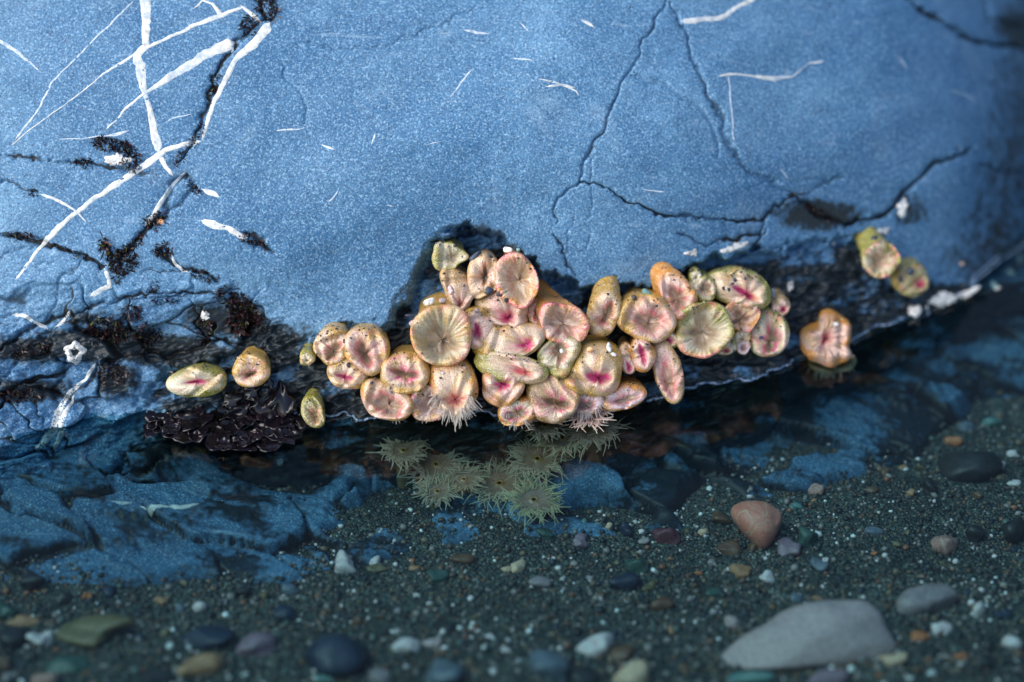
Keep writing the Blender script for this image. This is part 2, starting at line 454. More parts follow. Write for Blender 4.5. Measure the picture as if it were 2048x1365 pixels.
# dirt and algae film, with shapes of their own: (x, y, rx, ry, amount)
STAIN = [(60, 700, 150, 36, .8), (215, 690, 190, 44, .95), (350, 705, 150, 46, .85), (170, 635, 110, 28, .6), (60, 780, 120, 34, .75), (230, 760, 60, 50, .8), (420, 640, 70, 50, .75), (120, 770, 120, 40, .3), (250, 790, 70, 60, .35), (480, 640, 60, 45, 1.0), (540, 690, 90, 60, .9),
         (620, 760, 60, 80, .75), (700, 680, 120, 30, .4), (1130, 520, 60, 50, .3), (1500, 480, 180, 35, .35), (1640, 430, 120, 40, .85), (1700, 560, 160, 90, .6), (1820, 420, 70, 60, .6),
         (2000, 470, 130, 200, .55), (2040, 60, 110, 80, .7), (1950, 520, 160, 90, .5), (1240, 610, 130, 60, .55), (1080, 560, 60, 60, .35), (840, 590, 40, 80, .3), (950, 460, 70, 25, .5),
         (1380, 740, 120, 50, .4), (60, 860, 200, 25, .1), (235, 325, 60, 25, .5), (500, 30, 30, 40, .4)]
STQ = [(*P2Q(x, y), rx, ry, a) for x, y, rx, ry, a in STAIN]

def H(x, y, full=False):
    x = np.asarray(x, float); y = np.asarray(y, float)
    h, alc = base_h(x, y)
    W = np.interp(x, WQ[:, 0], WQ[:, 1])
    h = h + 24 * fbm(x / 420, y / 420, 1, 3) + 3.2 * fbm(x / 95, y / 95, 5, 4, 0.5)
    h = h - 16 * np.abs(fbm(x / 330 + y / 900, y / 420 - x / 700, 24, 3, 0.45))
    n2 = fbm(x / 46, y / 30, 9, 4, 0.55)
    h = h + alc * (1 - 0.6 * sstep(0, 30, y - W)) * (34 * (0.35 - np.abs(n2)) + 10 * fbm(x / 16, y / 11, 14, 3))
    # fractured lower left
    msk = sstep(640, 480, x) * sstep(540, 610, y) * (1 - alc * 0.6)
    crack = np.zeros(x.shape); stain_shade = np.zeros(x.shape)
    idx = np.nonzero(msk.ravel() > 0.01)[0]
    if len(idx):
        xs = x.ravel()[idx]; ys = y.ravel()[idx]
        xw = xs + 44 * fbm(xs / 70, ys / 70, 31, 3); yw = ys + 40 * fbm(xs / 70, ys / 70, 36, 3)
        d1 = np.full(len(idx), 1e9); d2 = d1.copy(); i1 = np.zeros(len(idx), int)
        for k in range(len(BK)):
            d = np.hypot((xw - BK[k, 0]) * 0.8, (yw - BK[k, 1]) * 1.25)
            n1 = d < d1
            d2 = np.where(n1, d1, np.minimum(d2, d)); i1 = np.where(n1, k, i1); d1 = np.where(n1, d, d1)
        off = 9 * BKH[i1] + 0.09 * BKT[i1, 0] * (xs - BK[i1, 0]) + 0.15 * BKT[i1, 1] * (ys - BK[i1, 1])
        e = d2 - d1
        g = np.exp(-(e / (2.2 + 9 * np.clip(noise(xs / 50, ys / 50, 33) + .25, 0, 1))) ** 2)
        hh = h.ravel(); m = msk.ravel()[idx]
        hh[idx] += m * (off * np.clip(e / 7, 0, 1) - 7 * g + 7 * fbm(xs / 34, ys / 22, 34, 4, .6))
        h = hh.reshape(x.shape)
        cc = crack.ravel(); cc[idx] = m * g * (0.35 + 0.9 * np.clip(noise(xs / 70, ys / 70, 77) + .4, 0, 1)); crack = cc.reshape(x.shape)
    xf = x.ravel(); yf = y.ravel(); hf = h.ravel().copy(); cf = crack.ravel().copy()
    for pts, w, d, dirt in CRKQ:
        P = np.array([(p[0], p[1]) for p in pts])
        m = w * 4 + 8
        ids = np.nonzero((xf > P[:, 0].min() - m) & (xf < P[:, 0].max() + m) & (yf > P[:, 1].min() - m) & (yf < P[:, 1].max() + m))[0]
        if not len(ids): continue
        xs = xf[ids]; ys = yf[ids]
        xw = xs + 12 * noise(xs / 26, ys / 26, 41) + 7 * noise(xs / 9, ys / 9, 42); yw = ys + 12 * noise(xs / 26, ys / 26, 43) + 7 * noise(xs / 9, ys / 9, 44)
        dd, fr = segdist(xw, yw, P)
        ww = w * (0.55 + 1.1 * np.clip(noise(xs / 40, ys / 40, 45) + 0.5, 0, 1)) * (0.5 + 0.5 * np.clip(np.minimum(fr, 1 - fr) * 8, 0, 1)) * 0.46
        g = np.exp(-(dd / ww) ** 2)
        hf[ids] -= d * g + 0.16 * d * np.exp(-(dd / (ww * 3.2)) ** 2)
        cf[ids] = np.maximum(cf[ids], g * dirt * (0.55 + 0.9 * np.clip(noise(xs / 55, ys / 55, 46) + 0.4, 0, 1)))
    h = hf.reshape(x.shape)
    h = h + 0.9 * fbm(x / 17, y / 17, 21, 3, 0.6) + 7 * fbm(x / 15, y / 10, 27, 3, .6) * sstep(640, 500, x) * sstep(600, 660, y)
    if not full: return h
    for sx, sy, rx, ry, a in STQ:
        stain_shade = np.maximum(stain_shade, a * np.exp(-(((x - sx) / rx) ** 2 + ((y - sy) / ry) ** 2)))
    stain_shade = np.maximum(stain_shade, alc * (0.68 + 0.6 * fbm(x / 60, y / 34, 131, 4)) * (1 - .55 * np.exp(-(((x - 838) / 34) ** 2 + ((y - 560) / 70) ** 2)) - .5 * np.exp(-(((x - 960) / 60) ** 2 + ((y - 478) / 18) ** 2)) - .4 * np.exp(-(((x - 1150) / 60) ** 2 + ((y - 590) / 20) ** 2))) * sstep(-6, 30, y - lin(LIP, x)))  # hollow under the lip: wet algae, plus its shade painted in
    stain_shade = np.maximum(stain_shade, (0.62 + 0.5 * fbm(x / 50, y / 40, 135, 3)) * sstep(-25, 10, y - W) * sstep(250, 420, x))  # patchily darker below the waterline
    stain_shade = np.maximum(stain_shade, 0.50 * sstep(1820, 2150, x + 0.30 * (y - 250)))  # shade of the right side, painted in as a darkening ramp
    return h, cf.reshape(x.shape), stain_shade

gx = np.concatenate([np.linspace(-700, -70, 60), np.arange(-60, 2200, 2.1), np.linspace(2215, 3300, 90)])
gy = np.concatenate([np.linspace(-900, -60, 60), np.arange(-50, 960, 2.1), np.linspace(965, 1350, 50)])
GX, GY = np.meshgrid(gx, gy)
hh, cr, stn = H(GX, GY, True)
V = from_q(GX.ravel(), GY.ravel(), hh.ravel())
f = grid_faces(len(gy), len(gx))[:, ::-1]
boulder = mesh_obj("boulder", V, f, M['rock'], floats={"crack": cr.ravel(), "stain_shade": stn.ravel()})
tag(boulder, "large blue-grey slate boulder with white quartz veins leaning over the pool", "boulder")

def on_rock(px, py, lift=0.0):
    qx, qy = float(px), float(py)
    qx, qy = P2Q(px, py, 3)
    for _ in range(2):
        h = float(H(np.array([qx]), np.array([qy]))[0]) + lift
        f = (5000 - h) / 5000.0
        qx = 1024 + (px - 1024) * f; qy = 682.5 + (py - 682.5) * f
    return qx, qy, h

# ------------------------------------------------------------------ quartz veins: raised, ragged bands let into the boulder
def resample(pts, step):
    p = np.array(pts, float); d = np.hypot(np.diff(p[:, 0]), np.diff(p[:, 1])); s = np.concatenate([[0], np.cumsum(d)])
    n = max(4, int(s[-1] / step)); t = np.linspace(0, s[-1], n)
    return np.stack([np.interp(t, s, p[:, k]) for k in range(p.shape[1])], -1)

def vein(pts, mat, proud=1.0, seed=0, rag=0.22):
    q = QL(pts)
    r = resample(q, 2.6)
    x = r[:, 0] + 3 * fbm(r[:, 0] / 24, r[:, 1] / 24, seed + 3, 3); y = r[:, 1] + 3 * fbm(r[:, 0] / 24, r[:, 1] / 24, seed + 4, 3); w = r[:, 2] / 2
    tx = np.gradient(x); ty = np.gradient(y); ln = np.hypot(tx, ty) + 1e-9; nx, ny = -ty / ln, tx / ln
    s = np.arange(len(x)) * 2.6
    wl = w * (1 + rag * 2 * fbm(s / 22, s * 0 + 3, seed + 7, 4, 0.6)); wr = w * (1 + rag * 2 * fbm(s / 22, s * 0 + 8, seed + 8, 4, 0.6))
    end = np.clip(np.minimum(np.arange(len(x)), np.arange(len(x))[::-1]) / 3.0, 0.15, 1)
    rows = []
    KS = (-1, -0.9, -0.6, -.25, .25, 0.6, 0.9, 1)
    for k in KS:
        ww = np.where(k < 0, wl, wr) * end * k * 1.12 * (1 + .6 * noise(s / 60, s * 0 + 1, seed + 12))
        px_, py_ = x + nx * ww, y + ny * ww
        h = H(px_, py_) + (proud if abs(k) < 0.9 else -0.9) + (1.1 * fbm(px_ / 12, py_ / 12, seed, 3) if abs(k) < .9 else 0)
        rows.append(from_q(px_, py_, h))
    V = np.stack(rows, 1).reshape(-1, 3)
    return mesh_obj("quartz_vein", V, grid_faces(len(x), 8)[:, ::-1], M[mat], boulder, floats={"edge": np.tile(np.abs(KS), len(x)) ** 1.6})

VEINS = [
 ([(293, -30, 19), (293, 40, 19), (292, 92, 15), (274, 112, 17), (284, 150, 19), (296, 210, 17), (308, 270, 20), (318, 305, 22)], 'quartz'),
 ([(522, 45, 18), (480, 10, 5)], 'quartz'),
 ([(486, 14, 7), (430, 35, 12), (370, 62, 7), (290, 98, 7), (205, 150, 4), (155, 192, 4), (85, 240, 3), (20, 292, 3)], 'quartz'),
 ([(448, 36, 10), (425, 10, 8), (405, 2, 6), (388, 20, 5)], 'quartz'),
 ([(468, 84, 22), (430, 100, 26), (385, 128, 24), (340, 155, 20), (310, 175, 12), (290, 188, 7), (250, 218, 5), (212, 262, 3)], 'quartz'),
 ([(540, 45, 20), (510, 85, 22), (475, 115, 16), (455, 150, 15), (430, 200, 12), (412, 250, 10), (402, 280, 9)], 'quartz'),
 ([(400, 282, 9), (365, 288, 12), (330, 300, 14), (318, 308, 16), (280, 335, 14), (240, 362, 13), (190, 395, 13), (155, 420, 14), (110, 460, 11), (85, 485, 9), (60, 520, 7), (30, 560, 6)], 'quartz'),
 ([(318, 310, 18), (330, 330, 12), (345, 352, 6)], 'quartz'),
 ([(-10, 78, 9), (30, 100, 8), (60, 125, 6), (78, 142, 4)], 'vein_thin'),
 ([(268, 2, 4), (210, 60, 4), (150, 120, 4), (105, 165, 4), (72, 225, 4), (30, 280, 4)], 'vein_thin'),
 ([(80, 388, 7), (120, 402, 7), (148, 420, 5), (172, 446, 3)], 'quartz'),
 ([(402, 376, 5), (415, 384, 16), (428, 388, 12), (440, 394, 3)], 'quartz'),
 ([(400, 440, 6), (425, 450, 22), (455, 458, 18), (486, 474, 14), (494, 478, 6)], 'quartz'),
 ([(372, 340, 4), (340, 372, 7), (322, 400, 9), (305, 428, 8), (285, 452, 7)], 'quartz'),
 ([(205, 538, 10), (215, 560, 9), (218, 574, 12), (200, 582, 14), (180, 594, 12)], 'quartz'),
 ([(140, 622, 8), (125, 640, 9), (106, 655, 6)], 'quartz'),
 ([(20, 630, 6), (50, 634, 9), (80, 652, 8), (98, 662, 4)], 'quartz'),
 ([(335, 500, 4), (350, 528, 7), (362, 540, 9), (375, 546, 4)], 'quartz'),
 ([(190, 728, 12), (170, 760, 12), (140, 785, 14), (118, 820, 16), (112, 850, 18), (90, 885, 14), (72, 905, 8)], 'quartz'),
 ([(150, 790, 8), (130, 830, 10), (120, 870, 9), (105, 900, 6)], 'quartz'),
 ([(1362, 45, 8), (1400, 42, 13), (1440, 35, 12), (1470, 18, 12), (1512, -4, 10)], 'quartz'),
 ([(1160, 40, 8), (1178, 50, 12), (1190, 58, 5)], 'quartz'),
 ([(1436, 154, 3), (1460, 148, 6), (1500, 150, 5), (1550, 156, 11), (1588, 152, 4), (1620, 124, 3), (1650, 122, 6)], 'quartz'),
 ([(1458, 150, 4), (1462, 200, 4), (1466, 262, 4), (1470, 285, 2)], 'vein_thin'),
 ([(1076, 158, 3), (1110, 166, 5), (1150, 180, 4), (1158, 192, 3)], 'quartz'), ([(1090, 174, 4), (1124, 172, 6), (1152, 176, 3)], 'quartz'),
 ([(1020, 116, 4), (1040, 117, 7), (1068, 123, 3)], 'vein_thin'), ([(548, 262, 2), (580, 260, 5), (614, 255, 2)], 'vein_thin'),
 ([(740, 292, 2), (748, 275, 6), (750, 262, 2)], 'vein_thin'), ([(640, 288, 4), (660, 294, 7), (672, 300, 2)], 'vein_thin'),
 ([(900, 195, 2), (925, 160, 4), (948, 135, 2)], 'vein_thin'), ([(1040, 45, 2), (1058, 62, 4)], 'vein_thin'), ([(925, 58, 3), (950, 64, 6), (980, 68, 3)], 'vein_thin'),
 ([(640, 418, 2), (665, 395, 5), (680, 378, 2)], 'vein_thin'), ([(855, 292, 2), (882, 284, 3)], 'vein_thin'), ([(770, 412, 3), (790, 414, 4)], 'vein_thin'),
 ([(120, 278, 3), (180, 276, 4), (240, 268, 6), (258, 260, 2)], 'vein_thin'), ([(330, 245, 2), (345, 236, 5), (385, 228, 2)], 'vein_thin'),
 ([(1285, 380, 2), (1330, 385, 4)], 'vein_thin'), ([(1560, 335, 2), (1580, 360, 4)], 'vein_thin'), ([(1795, 110, 3), (1815, 135, 5)], 'vein_thin'), ([(1900, 180, 3), (1945, 195, 4), (1950, 210, 2)], 'vein_thin'),
]
for i, (p, m) in enumerate(VEINS): vein(p, m, 0.62 if m == 'quartz' else 0.50, seed=100 + 13 * i, rag=.2)

# ------------------------------------------------------------------ submerged slate ledge and sand bed
def zq(px, py, z=-0.055):
    p = on_z(px, py, z); return p[0], p[1]
EDGE = [zq(x, y) for x, y in [(-500, 1180), (-60, 1150), (40, 1158), (120, 1164), (250, 1166), (400, 1142), (560, 1146), (700, 1122), (790, 1088), (860, 1072), (1000, 1062), (1130, 1044), (1190, 1050), (1290, 1034),
                             (1420, 1022), (1520, 1004), (1610, 962), (1720, 930), (1830, 890), (1880, 830), (1960, 740)]]
EDX = np.array([e[0] for e in EDGE]); EDY = np.array([e[1] for e in EDGE])
PL = rng.random((230, 2)) * np.array([1.7, 0.75]) + np.array([-0.85, -0.28])
PLH = rng.normal(0, 1, 230); PLT = rng.normal(0, 1, (230, 2))
HOLES = [(790, 965, 60, 45), (760, 1000, 70, 20), (560, 935, 110, 28), (690, 1040, 40, 16), (940, 905, 80, 28), (1400, 965, 45, 40), (1230, 1010, 60, 20), (330, 960, 70, 18), (830, 1040, 30, 20), (1010, 880, 60, 20), (1190, 930, 50, 25), (1480, 830, 60, 22), (1180, 885, 60, 26)]
HOLW = [(*zq(x, y), rx * S, ry * S / math.sin(PITCH)) for x, y, rx, ry in HOLES]

def ledge_z(x, y, cells=False):
    xw = x + 0.03 * fbm(x / 0.06, y / 0.06, 51, 3); yw = y + 0.03 * fbm(x / 0.06, y / 0.06, 56, 3)
    # long plates dipping to the right, as in layered slate
    u = xw * 0.94 - yw * 0.34; v = xw * 0.34 + yw * 0.94
    d1 = np.full(x.shape, 1e9); d2 = d1.copy(); i1 = np.zeros(x.shape, int)
    for k in range(len(PL)):
        pu = PL[k, 0] * 0.94 - PL[k, 1] * 0.34; pv = PL[k, 0] * 0.34 + PL[k, 1] * 0.94
        d = np.hypot((u - pu) * 0.62, (v - pv) * 1.45)
        n = d < d1
        d2 = np.where(n, d1, np.minimum(d2, d)); i1 = np.where(n, k, i1); d1 = np.where(n, d, d1)
    e = d2 - d1
    g = np.exp(-(e / (0.0014 + 0.009 * np.clip(noise(x / .04, y / .04, 57) + .22, 0, 1))) ** 2)
    z = -0.052 + np.clip(e / 0.007, 0, 1) * (0.0055 * PLH[i1] + 0.05 * PLT[i1, 0] * (x - PL[i1, 0]) + 0.07 * PLT[i1, 1] * (y - PL[i1, 1])) - 0.010 * g
    z = z + 0.012 * fbm(x / 0.2, y / 0.2, 61, 3) + 0.003 * fbm(x / 0.03, y / 0.02, 66, 4, .6) + 0.0012 * fbm(x / 0.006, y / 0.006, 68, 3)
    tq = (z + .09 * xw * .35) / .0052; fq = np.floor(tq); z = z * .35 + .65 * ((fq + sstep(.78, 1, tq - fq)) * .0052 - .09 * xw * .35)
    ye = np.interp(x, EDX, EDY)
    z = z - 0.08 * sstep(0.012, -0.05, y - ye) - 0.014 * sstep(0.12, 0.0, y - ye)
    z = z + 0.018 * sstep(-0.1, -0.5, x)
    crack = g * (0.4 + 0.9 * np.clip(noise(x / 0.05, y / 0.05, 71) + .35, 0, 1))
    st = np.zeros(x.shape)
    for hx, hy, rx, ry in HOLW:
        w = np.exp(-(((xw - hx) / rx) ** 2 + ((yw - hy) / ry) ** 2) ** 1.6)
        z = z - 0.05 * w; st = np.maximum(st, w * 0.8)  # holes are darker as well as deeper
    st = np.maximum(st, 0.36 + 0.75 * fbm(x / 0.07, y / 0.04, 81, 4) + .35 * g + .20 * sstep(.05, .35, x))  # film and joints; the ramp to the right paints in the boulder's shade
    if cells: return z, crack, st, i1
    return z, crack, st

lx = np.arange(-0.70, 0.60, 0.0018); ly = np.arange(-0.28, 0.36, 0.0019)
LX, LY = np.meshgrid(lx, ly)
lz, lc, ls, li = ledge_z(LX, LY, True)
ledge = bpy.data.objects.new("rock_ledge", None); COL.objects.link(ledge)
LV = np.stack([LX.ravel(), LY.ravel(), lz.ravel()], -1); LF = grid_faces(len(ly), len(lx)); fc = li.ravel()[LF[:, 0]]
for k in np.unique(fc):                        # every slab between the joints is a piece of its own
    ff = LF[fc == k]; u, inv = np.unique(ff, return_inverse=True); inv = inv.reshape(-1, 4)
    lab = np.arange(len(u))
    while True:                                # connected pieces
        fm_ = lab[inv].min(1); new = lab.copy(); np.minimum.at(new, inv.ravel(), np.repeat(fm_, 4)); new = new[new]
        if (new == lab).all(): break
        lab = new
    fl = lab[inv[:, 0]]
    for c_ in np.unique(fl):
        f3 = ff[fl == c_]; u3, i3 = np.unique(f3, return_inverse=True)
        mesh_obj("slab", LV[u3], i3.reshape(-1, 4), M['ledge'], ledge, floats={"crack": lc.ravel()[u3], "stain_shade": ls.ravel()[u3]})
tag(ledge, "cracked blue slate ledge lying under the water below the boulder", "rock")

def ledge_vein(pts, seed):
    w_ = np.array([(*zq(x, y), w) for x, y, w in pts]); r_ = resample(w_, .0016); n_ = len(r_)
    tx_, ty_ = np.gradient(r_[:, 0]), np.gradient(r_[:, 1]); l_ = np.hypot(tx_, ty_) + 1e-9; s_ = np.arange(n_)
    rows = []
    for k in (-1, -.8, 0, .8, 1):
        ww = k * r_[:, 2] * S / 2 * (1 + .5 * fbm(s_ / 9, s_ * 0 + k, seed, 3)) * np.clip(np.minimum(s_, s_[::-1]) / 4, .1, 1) * 1.3
        x, y = r_[:, 0] - ty_ / l_ * ww, r_[:, 1] + tx_ / l_ * ww
        rows.append(np.stack([x, y, ledge_z(x, y)[0] + (.0010 if abs(k) < .9 else -.0006)], -1))
    mesh_obj("quartz_vein", np.stack(rows, 1).reshape(-1, 3), grid_faces(n_, 5)[:, ::-1], M['quartz'], ledge, floats={"edge": np.tile([1, .7, .25, .7, 1], n_)})
ledge_vein([(228, 1034, 5), (250, 1036, 8), (268, 1035, 5)], 501)
ledge_vein([(282, 1040, 4), (310, 1044, 8), (338, 1040, 6), (365, 1041, 8), (400, 1032, 6)], 505)
ledge_vein([(0, 1000, 4), (40, 978, 6), (66, 960, 3)], 502)
ledge_vein([(1282, 905, 4), (1330, 880, 6), (1390, 855, 7), (1412, 846, 3)], 503)
ledge_vein([(1190, 1036, 4), (1240, 1020, 6), (1290, 1004, 3)], 504)

Y1 = on_z(1024, 1090, -0.07)[1]; Y2 = on_z(1024, 1365, -0.05)[1]
def sand_z(x, y):
    t = np.clip((Y1 - y) / (Y1 - Y2), -1.2, 2.5)
    z = -0.070 + 0.014 * np.clip(t, 0, 1.15) - 0.012 * np.clip(-t, 0, 1)
    z = z + 0.010 * fbm(x / 0.16, y / 0.16, 91, 3) + 0.003 * fbm(x / 0.03, y / 0.03, 94, 3)
    lx_, ly_ = zq(90, 1010); z = z + 0.020 * np.exp(-(((x - lx_) / 0.09) ** 2 + ((y - ly_) / 0.06) ** 2))
    lx_, ly_ = zq(430, 1012); z = z + 0.016 * np.exp(-(((x - lx_) / 0.13) ** 2 + ((y - ly_) / 0.022) ** 2))
    lx_, ly_ = zq(980, 1030); z = z + 0.010 * np.exp(-(((x - lx_) / 0.10) ** 2 + ((y - ly_) / 0.03) ** 2))
    return z
def on_sand(px, py):
    z = -0.06
    for _ in range(8):
        p = on_z(px, py, z); z = float(sand_z(np.array([p[0]]), np.array([p[1]]))[0])
    return on_z(px, py, z)
def on_bed(px, py):
    z = -0.05
    for _ in range(14):
        p = on_z(px, py, z); a = np.array([p[0]]), np.array([p[1]])
        z = 0.5 * z + 0.5 * max(float(sand_z(*a)[0]), float(ledge_z(*a)[0][0]))
    return on_z(px, py, z)

sx = np.concatenate([np.linspace(-4, -0.8, 25), np.arange(-0.78, 0.78, 0.004), np.linspace(0.8, 4, 25)])
sy = np.concatenate([np.linspace(-6, -0.75, 40), np.arange(-0.73, 0.6, 0.004), np.linspace(0.65, 1.5, 10)])
SX, SY = np.meshgrid(sx, sy)
sand = mesh_obj("sand_bed", np.stack([SX.ravel(), SY.ravel(), sand_z(SX, SY).ravel()], -1), grid_faces(len(sy), len(sx)), M['sand'])
tag(sand, kind="structure")

# ------------------------------------------------------------------ water, with the meniscus where it meets the boulder
wx = np.linspace(-3.5, 3.5, 60); wy = np.linspace(-5.5, 1.2, 60)
WX, WY = np.meshgrid(wx, wy)
wv = [np.stack([WX.ravel(), WY.ravel(), np.zeros(WX.size)], -1)]; wf = [grid_faces(60, 60)]
mx_ = np.arange(-40, 2180, 4.0); my_ = np.arange(500, 960, 2.0)
A, B = np.meshgrid(mx_, my_)
zz = from_q(A.ravel(), B.ravel(), H(A, B).ravel())[:, 2].reshape(A.shape)
first = np.argmax(zz < 0.0008, axis=0)
first = np.array([np.median(first[max(0, i - 2):i + 3]) for i in range(len(first))]).astype(int)
cq = my_[first]; ch = H(mx_, cq)
cp = from_q(mx_, cq, ch)
prof = [(-0.0015, 0.0040), (0.0005, 0.0026), (0.0018, 0.0013), (0.0036, 0.0005), (0.0065, 0.00015)]
tx = np.gradient(cp[:, 0]); tyy = np.gradient(cp[:, 1]); ln = np.hypot(tx, tyy) + 1e-9
ox, oy = np.clip(tyy / ln, -.5, .5), -np.abs(tx / ln)
strip = np.stack([np.stack([cp[:, 0] + ox * d, cp[:, 1] + oy * d, np.full(len(cp), z)], -1) for d, z in prof], 1).reshape(-1, 3)
n0 = len(wv[0]); wv.append(strip); wf.append(grid_faces(len(cp), 5)[:, ::-1] + n0)
water = mesh_obj("water", np.concatenate(wv), np.concatenate(wf), M['water'])
tag(water, kind="structure")

fm = (mx_ > 560) & (noise(mx_ / 90, mx_ * 0 + 4, 301) > -.28)  # sky's reflection along the meniscus, painted as a pale broken ribbon
FV, FF2 = [], []
for i in range(len(mx_) - 1):
    if not (fm[i] and fm[i + 1]) or np.abs(cp[i + 1] - cp[i]).max() > .012: continue
    b0_ = len(FV)
    for q in (i, i + 1):
        wd = .0008 + .0009 * max(0, noise(np.array([mx_[q] / 14]), np.array([2.2]), 303)[0] + .3)
        for du, dz in ((-.0004, .0022), (wd * .6, .0026), (wd * 1.6, .0010)):
            FV.append(cp[q] + np.array([ox[q] * du, oy[q] * du, dz + .0008]))
    FF2 += [(b0_, b0_ + 1, b0_ + 4, b0_ + 3), (b0_ + 1, b0_ + 2, b0_ + 5, b0_ + 4)]
b = NB("sky_glint"); M['sky_glint'] = b.set(Base_Color=b.ramp(b.noise(500, 3, .7), [(.4, (.05, .11, .22)), (.7, (.30, .40, .54))]), Roughness=.3)
tag(mesh_obj("glint_line", np.array(FV), np.array(FF2), M['sky_glint']), "thin painted pale line of sky glint where the water meets the boulder", "sky_glint", kind="stuff")

# ------------------------------------------------------------------ stones
def ico(sub):
    t = (1 + 5 ** 0.5) / 2
    v = [(-1, t, 0), (1, t, 0), (-1, -t, 0), (1, -t, 0), (0, -1, t), (0, 1, t), (0, -1, -t), (0, 1, -t), (t, 0, -1), (t, 0, 1), (-t, 0, -1), (-t, 0, 1)]
    v = [np.array(p) / np.linalg.norm(p) for p in v]
    f = [(0, 11, 5), (0, 5, 1), (0, 1, 7), (0, 7, 10), (0, 10, 11), (1, 5, 9), (5, 11, 4), (11, 10, 2), (10, 7, 6), (7, 1, 8), (3, 9, 4), (3, 4, 2), (3, 2, 6), (3, 6, 8), (3, 8, 9), (4, 9, 5), (2, 4, 11), (6, 2, 10), (8, 6, 7), (9, 8, 1)]
    for _ in range(sub):
        c = {}; nf = []
        def mid(a, b_):
            k = (min(a, b_), max(a, b_))
            if k not in c:
                p = v[a] + v[b_]; v.append(p / np.linalg.norm(p)); c[k] = len(v) - 1
            return c[k]
        for a, b_, d in f:
            x, y, z = mid(a, b_), mid(b_, d), mid(d, a)
            nf += [(a, x, z), (b_, y, x), (d, z, y), (x, y, z)]
        f = nf
    return np.array(v), np.array(f)
ICO0, ICO0F = ico(0); ICO2, ICO2F = ico(2); ICO3, ICO3F = ico(3)

def stone_shape(seed, boxy=0.25, lump=0.34, V0=ICO3):
    r = np.random.default_rng(seed)
    v = V0.copy()
    p = 2 + boxy * 4
    ln = (np.abs(v) ** p).sum(1) ** (1 / p); v = v / ln[:, None] * (0.92)
    for k in range(10):                                     # soft facets
        d = r.normal(0, 1, 3); d /= np.linalg.norm(d)
        dist = 0.58 + 0.34 * r.random(); s = v @ d
        v = v - np.outer(np.clip(s - dist, 0, None) * 0.8, d)
    for k in range(4):
        d = r.normal(0, 1, 3) * 1.6
        v = v * (1 + lump * 0.4 * np.sin(v @ d + r.random() * 6))[:, None]
    return v

def stone(px, py, w, hpx, mat, label, cat="pebble", name="pebble", rot=0, group=None, seed=None, sink=0.42, flat=0.7, pos=None, deform=None, hi=True):
    w *= .88
    p = on_sand(px, py + hpx * 0.25) if pos is None else np.array(pos)
    k = np.dot(p - CAM, FWD) / DIST * S
    a = w * k / 2
    # the picture height mixes the stone's height and its depth
    hz = min(hpx * k * 0.52, a, 0.032); dy = min(max(hpx * k * .62, a * .45), a)
    v = stone_shape(seed if seed is not None else int(px * 13 + py), V0=ICO3 if hi else ICO2)
    if deform is wedge: v = ICO3 * .97
    v = v * np.array([a, dy, hz])
    if deform: v = deform(v, a, dy, hz)
    c, s_ = math.cos(R(rot)), math.sin(R(rot))
    # rot tilts the stone in the picture plane
    x = v[:, 0] * c - v[:, 2] * s_; z = v[:, 0] * s_ + v[:, 2] * c
    v = np.stack([x, v[:, 1], z], -1)
    o = mesh_obj(name, v, ICO3F if hi else ICO2F, SM[mat] if mat in SM else M[mat])
    o.location = (p[0], p[1], p[2] + hz * (1 - 2 * sink))
    return tag(o, label, cat, group)

def wedge(v, a, dy, hz):    # triangular salmon stone: broad top, pointed foot
    up = (v[:, 1] / dy * .6 + v[:, 2] / hz * .8); t = np.clip(up, -1, 1)
    v = v.copy(); w_ = np.interp(t, [-1, -.7, 0, .5, .85, 1], [.45, .5, .82, 1.12, 1.35, 1.5])
    notch = np.where(t > .2, 1 - .16 * np.exp(-((v[:, 0] / a - .62) / .2) ** 2), 1)
    v[:, 0] = v[:, 0] * w_ + a * .16 * (-t); v[:, 2] *= notch
    return v
def ridge(v, a, dy, hz):    # big grey stone: hump right of the middle, long tapering left shoulder
    u = v[:, 0] / a
    v = v.copy(); v[:, 2] = v[:, 2] * np.interp(u, [-1, -0.6, 0.1, 0.45, 0.8, 1], [0.3, 0.6, 1.0, 1.05, 0.8, 0.4]) + hz * np.interp(u, [-1, -.5, .2, .6, 1], [-.85, -.30, .12, .1, -.5])
    v[:, 1] *= np.interp(u, [-1, -.4, .3, 1], [.5, .85, 1, .8])
    v += .06 * hz * fbm(u * 4 + 3, v[:, 1] / dy * 3 + v[:, 2] / hz, 55, 3)[:, None] * np.array([1, 1, 3.])
    return v

